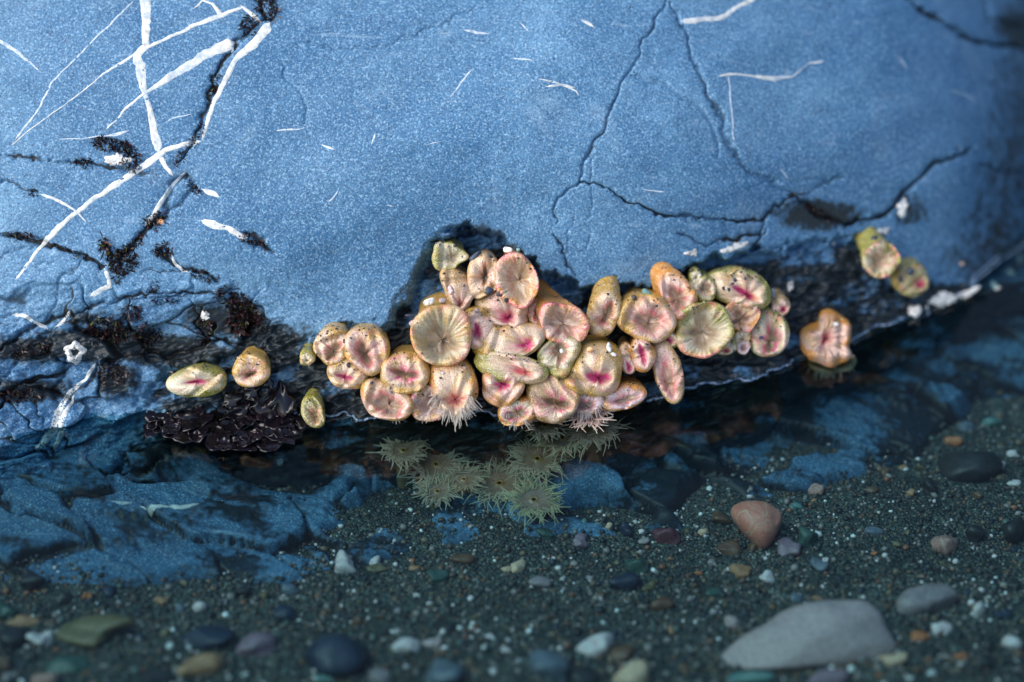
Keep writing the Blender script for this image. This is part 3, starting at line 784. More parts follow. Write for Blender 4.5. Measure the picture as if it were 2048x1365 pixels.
stone(1515, 1050, 124, 92, 'pink', "salmon pink heart-shaped stone with a pale vein, on the gravel at right", "stone", "stone", seed=3, flat=.5, sink=.2, deform=wedge)
stone(1626, 1240, 500, 166, 'mound', "largest pale grey stone with a long tapering shoulder, lower right foreground", "stone", "stone", seed=21, sink=.40, deform=ridge)
P = [
 (1337, 1068, 62, 38, 'maroon', "dark maroon pebble left of the salmon stone"), (1437, 1033, 48, 32, 'brown', "round brown pebble touching the salmon stone's upper left"),
 (1485, 1141, 66, 32, 'tan', "flat ochre tan pebble beside a bright white chip, below the salmon stone"), (1533, 1150, 40, 26, 'white', "bright white chip right of the flat ochre pebble"),
 (694, 1124, 54, 44, 'white', "large round white pebble at the front edge of the slate ledge"), (748, 1123, 28, 18, 'white', "small white pebble right of the large round white one"),
 (757, 1137, 56, 18, 'olive', "thin olive pebble lying under the small white pebble"), (928, 1116, 52, 28, 'brown', "dark brown oval pebble in the gravel below the open anemones"),
 (1246, 1160, 86, 42, 'navy', "dark navy pebble leaning on a green one, mid gravel"), (1277, 1128, 52, 32, 'green', "dark green pebble behind the navy one"),
 (1086, 1160, 76, 32, 'grey', "flat light grey pebble in the middle of the gravel"), (1036, 1130, 40, 30, 'cream', "cream angular pebble behind the flat grey one"), (1015, 1138, 26, 16, 'cream', "small cream chip beside the angular cream pebble"),
 (1297, 1170, 34, 26, 'olive', "small olive pebble right of the navy one"), (1160, 1081, 40, 26, 'purple', "slate purple pebble under the ledge's front corner"), (1092, 1066, 36, 22, 'green', "mossy green pebble just below the lowest open anemone"),
 (1168, 1052, 30, 24, 'teal', "pale turquoise pebble at the ledge's front corner"), (1193, 1052, 34, 26, 'brown', "brown pebble between the turquoise and the cream ones"), (1218, 1053, 22, 20, 'cream', "small cream pebble right of the brown one by the ledge"),
 (1250, 1055, 40, 26, 'navy', "dark slate pebble right of the small cream one by the ledge"), (1893, 1084, 66, 48, 'speck', "pinkish brown angular stone at the far right of the gravel"), (1950, 1062, 44, 40, 'dark', "small black stone behind the pinkish brown one"),
 (2025, 1050, 70, 62, 'dark', "black stone cut by the right edge beyond the pinkish brown one"), (1860, 1195, 116, 52, 'grey', "long grey stone behind the shoulder of the largest grey stone"), (1960, 1216, 36, 32, 'white', "white pebble right of the long grey stone"),
 (1842, 1268, 44, 28, 'orange', "rusty orange pebble right of the largest grey stone"), (1878, 1252, 46, 22, 'white', "white sliver behind the rusty orange pebble"), (1780, 1318, 54, 34, 'cream', "pale yellow pebble below the largest grey stone"),
 (1664, 1352, 100, 40, 'purple', "pinkish grey stone cut by the bottom edge below the largest stone"), (1490, 1350, 110, 34, 'teal', "bright turquoise stone cut by the bottom edge"),
 (1262, 1345, 104, 60, 'cream', "round cream pebble cut by the bottom edge"), (1250, 1302, 74, 44, 'brown', "brown pebble between the white oval and the round cream one"), (1105, 1332, 104, 66, 'blue', "pale blue stone near the bottom edge left of the cream pebble"),
 (1170, 1350, 70, 40, 'dark', "black pebble between the pale blue and the cream pebble"), (890, 1332, 96, 58, 'blue', "smooth mid blue stone near the bottom edge, left of centre"), (812, 1288, 78, 36, 'white', "white oval pebble with a cream tip, left of centre foreground"),
 (868, 1285, 50, 26, 'palegrey', "pale grey pebble touching the white oval, left of centre foreground"), (1198, 1285, 104, 46, 'white', "tilted white oval stone in the foreground right of centre"), (670, 1312, 160, 84, 'navy', "large blackish blue stone in the foreground left of centre"),
 (512, 1282, 112, 66, 'purple', "purple grey stone in the left foreground"), (412, 1270, 124, 54, 'navy', "dark blue flat stone tilted in the left foreground"), (408, 1332, 86, 46, 'tan', "ochre stone below the dark blue flat stone"),
 (186, 1256, 148, 58, 'olive', "long olive grey stone in the left foreground"), (84, 1274, 54, 38, 'white', "white stone left of the long olive grey one"), (30, 1268, 96, 70, 'dark', "black stone at the left edge foreground"), (60, 1240, 84, 20, 'tan', "narrow tan stone above the white one at lower left"),
 (130, 1330, 110, 34, 'green', "dark green flat stone at lower left"), (90, 1356, 76, 36, 'speck', "pinkish stone cut by the bottom edge at lower left"), (652, 1354, 44, 24, 'teal', "small turquoise pebble at the bottom edge, left half"),
 (760, 1352, 80, 40, 'grey', "grey stone at the bottom edge left of the blue one"), (310, 1352, 100, 40, 'dark', "dark stone at the bottom edge below the ochre one"), (570, 1222, 60, 36, 'navy', "small dark blue stone behind the purple grey stone"), (130, 1196, 36, 28, 'dark', "small black pebble in the left gravel"), (486, 1180, 44, 32, 'dark', "black pebble below the ledge's left front"),
 (176, 1190, 26, 22, 'orange', "small rusty pebble in the left gravel"), (1983, 843, 50, 24, 'teal', "smooth teal pebble far right under the water"), (1935, 850, 46, 26, 'blue', "pale blue pebble left of the teal one, far right"), (1906, 880, 38, 26, 'orange', "light orange pebble below the pale blue one, far right"),
 (1855, 964, 42, 42, 'dark', "round black pebble in front of the big dark stone, right"), (1940, 925, 128, 74, 'dark', "big dark stone sunk in the gravel at right"), (2025, 908, 34, 14, 'white', "white chip by the right edge above another chip"), (2001, 930, 18, 18, 'white', "small white chip right of the big dark stone"), (2028, 966, 34, 12, 'white', "flat white chip at the right edge"),
 (1631, 978, 42, 24, 'speck', "pink speckled pebble on the gravel by the ledge's right end"), (1592, 1010, 40, 18, 'teal', "flat teal pebble behind the salmon stone"), (405, 1013, 32, 22, 'cream', "round cream pebble on the sandy gap in the left ledge"), (377, 1010, 24, 20, 'olive', "small olive pebble left of the round cream one on the ledge"),
 (1615, 1072, 46, 40, 'green', "mottled green pebble right of the salmon stone"), (1578, 1092, 56, 36, 'purple', "dark purple pebble under the salmon stone's right side"), (1640, 1128, 40, 26, 'blue', "pale blue crystalline pebble in the right gravel"), (1650, 1120, 18, 14, 'white', "white chip on the pale blue crystalline pebble"),
 (1455, 1096, 50, 30, 'brown', "dull brown pebble below left of the salmon stone"), (1462, 1240, 36, 26, 'palegrey', "pale chip at the tip of the largest grey stone"), (730, 1110, 34, 24, 'dark', "dark pebble between the white ones and the ledge"), (790, 1080, 16, 14, 'white', "tiny white pebble on the ledge's front edge"),
 (1330, 1205, 60, 34, 'brown', "brownish pebble in the middle gravel left of the largest grey stone"), (1745, 1060, 70, 26, 'blue', "dark bluish flat pebble in the right gravel"), (1560, 1082, 14, 10, 'cream', "tiny yellow pebble at the foot of the salmon stone"), (880, 1150, 60, 26, 'green', "dark green flat pebble below the brown oval"),
 (60, 1155, 60, 44, 'dark', "black stone in the gravel at the left edge of the ledge"), (10, 1215, 60, 60, 'green', "dark green stone cut by the left edge"), (1620, 1010, 10, 8, 'orange', "tiny orange pebble beside the flat teal one"), (1430, 1180, 46, 26, 'green', "dull green pebble left of the white and ochre pair"),
]
taken = []
TILT = {1198: 24, 412: 14, 1105: 15, 60: -10, 1893: -8, 130: 8}
for (x, y, w, h, m, lab) in P:
    stone(x, y, w, h, m, lab, rot=TILT.get(x, random.uniform(-8, 8)), seed=x + y); taken.append((x, y, w))

# smaller pebbles scattered through the gravel
small = ['white', 'dark', 'brown', 'green', 'grey', 'tan', 'blue', 'orange', 'olive', 'cream', 'navy']
word = {'white': 'white quartz', 'dark': 'blackish', 'green': 'dark green', 'blue': 'pale blue', 'orange': 'rusty orange'}
wts = np.array([.13, .24, .2, .07, .16, .07, .01, .04, .07, .03, .05]); wts /= wts.sum()
cnt = 0; tries = 0; placed = {}
while cnt < 130 and tries < 3000:
    tries += 1
    x = random.uniform(-10, 2058); y = random.uniform(870, 1362)
    edge = np.interp(x, [0, 400, 700, 870, 1190, 1520, 1620, 1850, 2048], [1170, 1160, 1130, 1085, 1060, 1015, 975, 890, 800])
    if y < edge + 8 or random.random() > (0.8 if y < edge + 130 else 0.45): continue
    near = 1 + max(0, (y - 1150) / 300)
    w = random.choice([11, 13, 15, 18, 22, 28]) * near
    if any(abs(x - a) < (w + c) * 0.5 and abs(y - b_) < (w + c) * 0.35 for a, b_, c in taken): continue
    m = small[rng.choice(len(small), p=wts)]
    o = stone(x, y, w, w * random.uniform(.5, .85), m, "x", rot=random.uniform(-20, 20), seed=1000 + cnt, hi=False)
    zone = ("left" if x < 683 else "middle" if x < 1366 else "right", "foreground" if y > 1220 else "middle distance gravel" if y > 1120 else "farther gravel")
    placed.setdefault((m, zone), []).append((x, o)); taken.append((x, y, w)); cnt += 1
ORD = ["leftmost", "second from left", "third from left", "fourth from left", "fifth from left", "sixth from left", "seventh from left", "eighth from left", "ninth from left", "tenth from left"]
for (m, zone), lst in placed.items():
    lst.sort(key=lambda q: q[0]); c_ = word.get(m, m); pl_ = f"{zone[0]} third of the {zone[1]}"
    for i, (x, o) in enumerate(lst):
        tag(o, f"only small {c_} pebble in the {pl_}" if len(lst) == 1 else f"small {c_} pebble, {ORD[min(i, 9)]}, {pl_}", group=f"small {c_} pebbles")

# loose gravel and shell grit: far too many to count
GC = np.array([(0.022, .03, .03), (.06, .07, .065), (.12, .12, .1), (.045, .07, .07), (.2, .17, .11), (.09, .15, .14), (.66, .68, .68), (.88, .9, .9), (.28, .14, .08), (.03, .05, .075), (.3, .3, .28), (.13, .09, .06)])
GC[:6] *= .85; GC[8:] *= .9; GC[:, 0] = np.minimum(.92, GC[:, 0] * 1.2)
GW = np.array([.13, .16, .14, .1, .09, .09, .10, .06, .03, .06, .09, .06]); GW /= GW.sum()
def grains(name, pts, sizes, colors, rngl, squash=0.75):
    n = len(pts)
    base = ICO0[None] * (1 + 0.45 * (rngl.random((n, 12, 1)) - .5))
    sc = sizes[:, None, None] * np.stack([1 + .5 * (rngl.random(n) - .5), 1 + .5 * (rngl.random(n) - .5), squash * np.ones(n)], -1)[:, None, :]
    v = base * sc
    a = rngl.random(n) * 6.28; c, s_ = np.cos(a)[:, None], np.sin(a)[:, None]
    v = np.stack([v[..., 0] * c - v[..., 1] * s_, v[..., 0] * s_ + v[..., 1] * c, v[..., 2]], -1) + pts[:, None, :]
    f = (ICO0F[None] + (np.arange(n) * 12)[:, None, None]).reshape(-1, 3)
    return mesh_obj(name, v.reshape(-1, 3), f, M['grit'], cols=np.repeat(colors, 12, 0), smooth=False)
N = 42000
yy = rng.random(N) ** 0.8
gyp = 0.34 - yy * 0.86; gxp = (rng.random(N) - .5) * 1.25
gz = sand_z(gxp, gyp); lzv = ledge_z(gxp, gyp)[0]
keep = gz > lzv - 0.003 - 0.004 * rng.random(N)
gxp, gyp, gz = gxp[keep], gyp[keep], np.maximum(gz, lzv)[keep]
sz = 0.0008 + 0.0016 * rng.random(len(gz)) ** 2 + 0.0018 * (rng.random(len(gz)) > 0.95)
sz *= 1 + .35 * np.clip((Y1 - gyp) / (Y1 - Y2), 0, 1)
ci = rng.choice(len(GC), len(gz), p=GW)
wh = (ci == 6) | (ci == 7); dm = wh & (rng.random(len(gz)) > np.clip(.42 + 2.0 * noise(gxp / .05, gyp / .05, 401) - .35 * np.clip((Y1 - gyp) / (Y1 - Y2), 0, 1), .04, 1)); ci[dm] = rng.choice([0, 1, 2, 4, 10], int(dm.sum()))
N2 = 5200                                       # coarser grit, angular
cx_ = (rng.random(N2) - .5) * 1.25; cy_ = 0.34 - rng.random(N2) ** .8 * 0.86
cz_ = sand_z(cx_, cy_); kz = cz_ > ledge_z(cx_, cy_)[0] - .002
cs_ = 0.0018 + 0.0026 * rng.random(N2) ** 2.5
gxp = np.concatenate([gxp, cx_[kz]]); gyp = np.concatenate([gyp, cy_[kz]]); gz = np.concatenate([gz, cz_[kz]]); sz = np.concatenate([sz, cs_[kz]])
GW2 = GW.copy(); GW2[6:8] *= .3; GW2 /= GW2.sum()
ci = np.concatenate([ci, rng.choice(len(GC), int(kz.sum()), p=GW2)])
gv = grains("gravel", np.stack([gxp, gyp, gz + sz * 0.3], -1), sz, GC[ci] * (0.75 + .5 * rng.random((len(gz), 1))), rng)
tag(gv, "fine multicoloured gravel covering the pool floor", "gravel", kind="stuff")

# ------------------------------------------------------------------ sea anemones
CREAM = np.array([0.66, 0.50, 0.36]); PCREAM = np.array([0.68, 0.47, 0.39]); WGREEN = np.array([0.62, 0.57, 0.42])
PINK = np.array([0.72, 0.17, 0.20]); MAG = np.array([0.72, 0.07, 0.27]); TAUPE = np.array([0.46, 0.33, 0.22]); LILAC = np.array([0.62, 0.50, 0.55])
COLS = {'y': np.array([0.56, 0.33, 0.03]), 'o': np.array([0.62, 0.26, 0.015]), 'g': np.array([0.30, 0.30, 0.02]), 'c': np.array([0.55, 0.36, 0.15]), 'b': np.array([0.36, 0.21, 0.06])}
ORAL = {'g': np.array([0.28, 0.26, 0.10]), 'c': CREAM, 'p': PCREAM, 'w': WGREEN, 'l': LILAC}
GRIT_P, GRIT_S, GRIT_C = [], [], []

def ell(phi, w, h, rot):
    a, b_ = w / 2, h / 2; t = phi - R(rot)
    return a * b_ / np.sqrt((b_ * np.cos(t)) ** 2 + (a * np.sin(t)) ** 2)

def tube_set(roots, dirs, outs, lens, rads, bend, col0, col1, rngl, segs=8, sides=5, curl=0.25):
    """tapering tentacles: every root runs along dirs and bends towards outs"""
    VV, FF, CC = [], [], []; base = 0
    for i in range(len(roots)):
        d = dirs[i] / np.linalg.norm(dirs[i]); o = outs[i]
        side = np.cross(d, o); sn = np.linalg.norm(side); side = side / sn if sn > 1e-6 else np.array([1.0, 0, 0])
        t = np.linspace(0, 1, segs)
        w1 = rngl.normal(0, curl); w2 = rngl.normal(0, curl); ph = rngl.random() * 6.28
        c = roots[i] + lens[i] * (np.outer(t, d) + np.outer(bend[i] * t ** 2, o) + np.outer(w1 * t ** 2 + 0.10 * curl * np.sin(5 * t + ph), side) + np.outer(w2 * t ** 3 * 0.6, d))
        tg = np.gradient(c, axis=0); tg /= np.linalg.norm(tg, axis=1)[:, None]
        e1 = np.cross(tg, np.array([0.31, 0.2, 0.93])); e1 /= np.linalg.norm(e1, axis=1)[:, None]; e2 = np.cross(tg, e1)
        r = rads[i] * (1 - 0.7 * t ** 1.6)
        an = np.arange(sides) / sides * 6.2832
        ring = c[:, None, :] + r[:, None, None] * (np.cos(an)[None, :, None] * e1[:, None, :] + np.sin(an)[None, :, None] * e2[:, None, :])
        VV.append(ring.reshape(-1, 3)); FF.append(grid_faces(segs, sides, True) + base); base += segs * sides
        cc = col0[None] * (1 - t[:, None]) + col1[None] * t[:, None]
        CC.append(np.repeat(cc * (0.85 + .3 * rngl.random()), sides, 0))
    return np.concatenate(VV), np.concatenate(FF), np.concatenate(CC)

def anemone(px, py, w, h, rot, typ, m, label, base=(0, 16), lift=48, col='y', oral='c', pink=0.5, throat=0.6, seed=None, tilt=(0, 0), tent=None, grit=14, wob=0.07, pleat=0.05, mag=False, zabs=None, clip=(), group="sea anemones clustered on the boulder"):
    seed = seed if seed is not None else int(px * 7 + py * 3)
    r = np.random.default_rng(seed)
    NPH, NT = 88, 60
    phi = np.linspace(0, 2 * math.pi, NPH, endpoint=False)
    if zabs is None:
        qx, qy = P2Q(px, py); q1 = (np.array([qx]), np.array([qy]))
        hb = float(base_h(*q1)[0][0]); hm = float(hmain(*q1)[0]) - 14
        hq = hb + lift + 0.55 * max(0.0, hm - hb)
        f0 = (5000 - hq) / 5000.0; qx = 1024 + (px - 1024) * f0; qy = 682.5 + (py - 682.5) * f0
    else: qx, qy, hq = to_q(on_z(px, py, zabs))
    w *= 1.15; h *= 1.15; wob *= 1.5
    kk = (5000 - hq) / 5000.0
    w, h = w * kk, h * kk
    Rr = min(w, h) / 2
    mdx, mdy, mw, mh, mrot = m
    wobl = 1 + wob * 2 * (noise(np.cos(phi) * 1.3 + 5, np.sin(phi) * 1.3 + 5, seed) + 0.5 * noise(np.cos(phi) * 3 + 9, np.sin(phi) * 3 + 9, seed + 1))
    ro = ell(phi, w, h, rot) * wobl
    for ux, uy, lim in clip:                                  # squashed flat against its neighbours
        dp = np.cos(phi) * ux + np.sin(phi) * uy
        ro = np.where(dp > .12, np.minimum(ro, lim * kk / np.maximum(dp, .12)), ro)
    for _ in range(7): ro = .25 * np.roll(ro, 1) + .5 * ro + .25 * np.roll(ro, -1)
    wobm = 1 + 0.7 * noise(np.cos(phi) * 2 + 3, np.sin(phi) * 2 + 3, seed + 2)
    rm = ell(phi, mw, mh, mrot) * wobm
    O = np.stack([np.cos(phi) * ro, np.sin(phi) * ro], -1); Mo = np.stack([mdx + np.cos(phi) * rm, mdy + np.sin(phi) * rm], -1)
    D = max(20.0, hq - float(H(np.array([qx + base[0] * 1.7]), np.array([qy - base[1] * 1.7]))[0]) + 14)
    # control points: t, outer multiplier, blend to mouth, mouth multiplier, z/R, base shift
    if typ == 'cup':
        cp_ = [(0, .62, 0, 1, -D / Rr, 1), (.18, .70, 0, 1, -max(1.0, D / Rr * .6), .55), (.34, .90, 0, 1, -.42, .15), (.43, 1.0, 0, 1, -.14, 0), (.48, 1.01, .0, 1, .0, 0), (.53, .97, .06, 1, .09, 0),
               (.60, .95, .36, 1, .06, 0), (.70, 1, .80, 1, -.16, 0), (.78, 1, 1, 1.0, -.40, 0), (.88, 1, 1, .70, -.62, 0), (.96, 1, 1, .30, -.72, 0), (1, 1, 1, .02, -.75, 0)]
    elif typ == 'puck':   # nearly shut: swollen dome with a puckered slit
        cp_ = [(0, .72, 0, 1, -D / Rr, 1), (.2, .86, 0, 1, -max(.95, D / Rr * .6), .5), (.36, 1.0, 0, 1, -.5, .1), (.46, .99, .02, 1, -.2, 0), (.56, .94, .16, 1, .06, 0), (.66, .95, .42, 1, .22, 0),
               (.76, 1, .70, 1, .25, 0), (.84, 1, .92, 1, .14, 0), (.89, 1, 1, .92, .0, 0), (.95, 1, 1, .55, -.22, 0), (1, 1, 1, .05, -.32, 0)]
    else:                 # 'semi': thick rolled collar round an open slit
        cp_ = [(0, .70, 0, 1, -D / Rr, 1), (.2, .84, 0, 1, -max(.95, D / Rr * .6), .5), (.36, .99, 0, 1, -.42, .1), (.45, 1.0, .0, 1, -.14, 0), (.54, .96, .12, 1, .08, 0), (.64, .96, .42, 1, .15, 0),
               (.73, 1, .78, 1, .05, 0), (.79, 1, 1, 1, -.16, 0), (.87, 1, 1, .78, -.42, 0), (.95, 1, 1, .4, -.56, 0), (1, 1, 1, .03, -.6, 0)]
    cp_ = np.array(cp_); t = np.linspace(0, 1, NT)
    X = np.stack([np.interp(t, cp_[:, 0], cp_[:, k]) for k in range(1, 6)], -1)
    ker = np.array([1, 3, 4, 3, 1]) / 12.0
    Xs = X.copy()
    for k in range(5): Xs[2:-2, k] = np.convolve(X[:, k], ker, 'valid')
    om, bl, mm, z, bs = Xs.T
    tt = t[:, None]
    xy = O[None] * om[:, None, None] * (1 - bl)[:, None, None] + (np.array([mdx, mdy]) + (Mo - np.array([mdx, mdy]))[None] * mm[:, None, None]) * bl[:, None, None]
    npl = int(r.integers(30, 46)); ph0 = r.random() * 6.28
    pw = np.exp(-((tt - (.70 if typ != 'cup' else .64)) / .11) ** 2)
    warp = phi + 0.25 * np.sin(3 * phi + ph0)
    pl = np.abs(np.sin(npl * .5 * warp + ph0))[None] * pw
    pleat *= {'puck': .30, 'semi': .5, 'cup': .8}[typ]
    Z = z[:, None] * Rr + pleat * Rr * 2.0 * (pl - .5 * pw)
    Z = Z + 0.34 * Rr * noise(np.cos(phi)[None] * 1.2 + 4 + tt * 1.5, np.sin(phi)[None] * 1.2 + 4 + tt, seed + 5) * sstep(0.1, .4, tt)
    for q in range(2 if typ != 'cup' else 1):                  # slumped folds
        fa = r.random() * 6.28; fo = r.uniform(.25, .75) * Rr; du = xy[..., 0] * math.cos(fa) + xy[..., 1] * math.sin(fa) - fo
        Z = Z - .22 * Rr * np.exp(-(du / (.16 * Rr)) ** 2) * sstep(.35, .5, tt) + .12 * Rr * np.exp(-((du - .3 * Rr) / (.3 * Rr)) ** 2) * sstep(.35, .5, tt)
    Z = Z - .10 * xy[..., 1] * sstep(.3, .5, tt) * (typ != 'cup')
    # sag and wrinkles of the column
    wr = 1 + 0.035 * np.sin(tt * 46 + 3 * noise(np.cos(phi)[None] * 2 + 1, np.sin(phi)[None] * 2 + tt * 3, seed + 6)) * sstep(.44, .25, tt)
    xy = xy * wr[..., None]
    # tilt the oral end
    ax, ay = tilt
    Z = Z + (ax * xy[..., 0] + ay * xy[..., 1]) * sstep(.1, .5, tt)
    bx_, by_ = base[0] * 1.7, base[1] * 1.7
    xy = xy + np.array([bx_, by_])[None, None] * bs[:, None, None]
    P3 = from_q(qx + xy[..., 0], qy - xy[..., 1], hq + Z)
    # colours belong to the animal: column, collar, mouth edge, throat
    C = np.zeros((NT, NPH, 3))
    nzs = noise(np.cos(phi)[None] * 2.2 + 7 + tt * 2, np.sin(phi)[None] * 2.2 + tt * 4, seed + 8)
    nz2 = noise(phi[None] * 14 / 6.28 * 2 + tt * 3, tt * 9, seed + 9)
    nz3 = noise(phi[None] * 60 / 6.28, tt * 5, seed + 10)
    ccol = COLS[col]; oc = ORAL[oral]
    k = sstep(.44, .70, tt + .34 * nzs)
    C += ccol * (1 - k)[..., None] + oc * k[..., None]
    bl_ = np.clip(noise(np.cos(phi)[None] * 1.6 + 2 + tt * 5, np.sin(phi)[None] * 1.6 + tt * 3 + 8, seed + 21) * 2.2 - .30, 0, .45)    # golden and pink blotches
    C = C * (1 - bl_)[..., None] + np.array([.64, .38, .05]) * bl_[..., None] * .9 + C * 0
    bl_ = np.clip(noise(np.cos(phi)[None] * 2.6 + 12 + tt * 7, np.sin(phi)[None] * 2.6 + tt * 5 + 3, seed + 22) * 2.2 - .45, 0, .5) * min(1, pink * 1.2) * sstep(.4, .6, tt)
    C = C * (1 - bl_)[..., None] + np.array([.80, .30, .34]) * bl_[..., None]
    C *= (1 + .25 * nzs)[..., None]
    stripe = (0.95 + .32 * nz3 + .12 * (pl - .5 * pw))
    C = C * np.clip(np.where(tt > .5, stripe, 1), .55, 1.35)[..., None]
    pc = MAG if mag else PINK
    if typ == 'cup':
        e = np.exp(-((tt - .51) / .065) ** 2) * np.clip(2.6 * nz2 + 1.2 * nz3 + pink * .45 - .05, 0, 1) * min(1, pink * 1.3)
        e2 = np.exp(-((tt - .78) / .05) ** 2) * np.clip(nzs + .1, 0, 1) * pink * .6
        e = np.maximum(e, e2)
    elif typ == 'puck':
        e = np.exp(-((tt - .90) / .075) ** 2) * np.clip(.55 + 1.9 * nz2 + .5 * nz3, 0, 1) * min(1, pink * 1.6) + sstep(.9, .97, tt) * pink
    else:
        e = np.exp(-((tt - .765) / .065) ** 2) * np.clip(.40 + 1.9 * nz2 + .9 * nzs, 0, 1) * min(1, pink * 1.5)
        e = np.maximum(e, np.exp(-((tt - .56) / .07) ** 2) * np.clip(nz2 * 2 - .25, 0, 1) * pink * .7)
    e = np.clip(e, 0, .95)
    C = C * (1 - e)[..., None] + pc * e[..., None]
    if typ != 'puck':
        th = sstep(.74, .86, tt) * throat * (1 + 0 * phi[None])
        tc = TAUPE * (0.95 + .7 * nz3 + .3 * nz2)[..., None]
        C = C * (1 - th)[..., None] + tc * th[..., None]
    C = np.clip(C, 0.004, .92)
    tub = np.clip(1.0 - 0.75 * sstep(.72, .82, tt) + 0 * phi[None], 0, 1)
    f_ = grid_faces(NT, NPH, True)
    o = mesh_obj("sea_anemone", P3.reshape(-1, 3), f_, M['skin'], cols=C.reshape(-1, 3), floats={"tub": tub.ravel()})
    tag(o, label, "sea anemone", group)
    # stuck sand grains
    nrm_up = UPV * .6 + NRM * .8
    for _ in range(int(grit * 1.9)):
        i = int(r.integers(14, 40)); j = int(r.integers(NPH * .08, NPH * .42)) if r.random() < .7 else int(r.integers(0, NPH))
        GRIT_P.append(P3[i, j]); GRIT_S.append((.8 + 2.3 * r.random() ** 2.6) * S); GRIT_C.append(r.choice([.02, .03, .05, .12, .5], p=[.4, .25, .15, .12, .08]))
    if tent:
        n, ln, t0, c0, c1, arc = tent      # count, length, ring at which they root, colours, (from, to) degrees
        roots, dirs, outs, lens, rads, bend = [], [], [], [], [], []
        cen = P3[-1].mean(0)
        for q in range(n):
            ii = int((t0 + r.normal(0, .035)) * (NT - 1)); ii = min(max(ii, 2), NT - 3)
            a = R(r.uniform(*arc)) % (2 * math.pi); jj = int(a / (2 * math.pi) * NPH) % NPH
            p = P3[ii, jj]; out = p - P3[NT - 1].mean(0); out = out - NRM * np.dot(out, NRM); out = out / (np.linalg.norm(out) + 1e-9)
            roots.append(p - NRM * .001); dirs.append(out * r.uniform(.05, .6) + NRM * r.uniform(.2, .6) - UPV * .25 + r.normal(0, .2, 3)); outs.append(-UPV * .9 - NRM * .25 + out * .25)
            lens.append(ln * S * r.uniform(.6, 1.15)); rads.append(S * r.uniform(1.3, 2.0)); bend.append(r.uniform(.3, 1.0))
        v_, f2, c_ = tube_set(roots, dirs, outs, lens, rads, bend, np.array(c0), np.array(c1), r)
        tag(mesh_obj("tentacles", v_, f2, M['tent'], o, cols=c_), kind="stuff")
    return o

PALE = ((.56, .50, .40), (.60, .58, .50)); LAV = ((.62, .50, .48), (.62, .58, .58))
SPECS = []
def AN(*a, **k): SPECS.append((a, k))
# upper cluster in the arched hollow
AN(900, 514, 62, 50, 10, 'cup', (2, -2, 24, 16, 20), "small yellow-green anemone at the top left of the arched hollow", col='g', oral='w', pink=.1, lift=30, throat=.4, grit=22, wob=.16)
AN(916, 582, 54, 92, 18, 'puck', (4, -26, 10, 16, 0), "pale elongated closed anemone between the yellow-green one and the large triangular cup", col='c', oral='p', pink=.25, lift=34, wob=.12, grit=16)
AN(969, 556, 64, 86, 5, 'semi', (0, 4, 12, 32, -6), "pale anemone with a thin brown slit, overlapped by the topmost wide cup", col='c', oral='c', pink=.35, lift=46, grit=12)
AN(1002, 612, 104, 84, -30, 'puck', (14, -26, 26, 13, 25), "sandy closed anemone with dark pebbles on it below the topmost wide cup", col='c', oral='p', pink=.75, lift=40, wob=.10, grit=40, mag=True)
AN(1034, 560, 78, 100, 14, 'cup', (4, 0, 40, 66, 14), "topmost wide open cup with pink rim and ribbed buff throat", col='o', oral='c', pink=.85, lift=78, tilt=(.05, .0), base=(0, 22), pleat=.08, throat=.55)
AN(883, 671, 110, 112, 0, 'cup', (0, -8, 52, 58, 0), "large cream cup with a triangular throat at the left of the hollow", col='y', oral='w', pink=.45, lift=76, base=(-6, 30), pleat=.09, throat=.8, wob=.06, grit=18)
AN(954, 655, 58, 74, 8, 'puck', (0, -6, 10, 34, 10), "folded pinkish anemone wedged right of the large cream cup", col='y', oral='p', pink=.8, lift=50, mag=True, wob=.1)
AN(1017, 684, 142, 66, 12, 'puck', (38, -6, 26, 20, 30), "long buff anemone lying sideways in the middle with a magenta mouth at its right end", col='y', oral='c', pink=.8, lift=56, mag=True, base=(0, 8))
AN(1075, 629, 34, 50, 0, 'semi', (0, 0, 12, 26, 0), "small crimson slit anemone tucked behind the oval cup", col='o', oral='p', pink=1.0, lift=44, mag=True, throat=.2, grit=4)
AN(1127, 647, 96, 68, -24, 'cup', (0, 0, 56, 36, -24), "shallow oval cup with a star-ribbed tan throat and pink rim", col='o', oral='p', pink=.9, lift=78, base=(-34, 42), pleat=.10, throat=.6)
AN(1123, 712, 82, 76, 0, 'semi', (-4, 8, 22, 30, 10), "cream anemone with a round brown mouth holding a white grain", col='g', oral='w', pink=.6, lift=66, grit=10)
AN(1180, 741, 128, 96, 6, 'puck', (16, -14, 42, 15, -6), "biggest yellow closed anemone with a magenta slit in the middle of the cluster", col='y', oral='c', pink=.95, lift=62, mag=True, base=(0, 18), grit=26)
AN(1209, 628, 62, 86, -22, 'semi', (4, -2, 15, 40, -26), "cup with a slanting slit standing alone between the oval and the triangular cups", col='y', oral='c', pink=.6, lift=56, base=(4, 34))
AN(1293, 637, 108, 84, 0, 'semi', (4, -8, 56, 30, -14), "wide cup with a triangular red-edged mouth right of the lone slanting cup", col='y', oral='p', pink=.9, lift=66, base=(0, 24), wob=.09)
AN(1356, 596, 64, 84, 22, 'semi', (0, -2, 28, 42, 20), "pink-rimmed cup with orange base leaning above the wide triangular one", col='o', oral='p', pink=.75, lift=60, base=(-22, 30))
AN(1392, 562, 24, 44, -8, 'puck', (0, 6, 8, 6, 0), "small wet bright green anemone column beside the sandy barrel", col='g', oral='w', pink=0, lift=46, grit=8)
AN(1411, 581, 42, 48, 10, 'semi', (0, 2, 18, 22, 0), "small greenish cup just right of the bright green column", col='g', oral='w', pink=.3, lift=52, throat=.5)
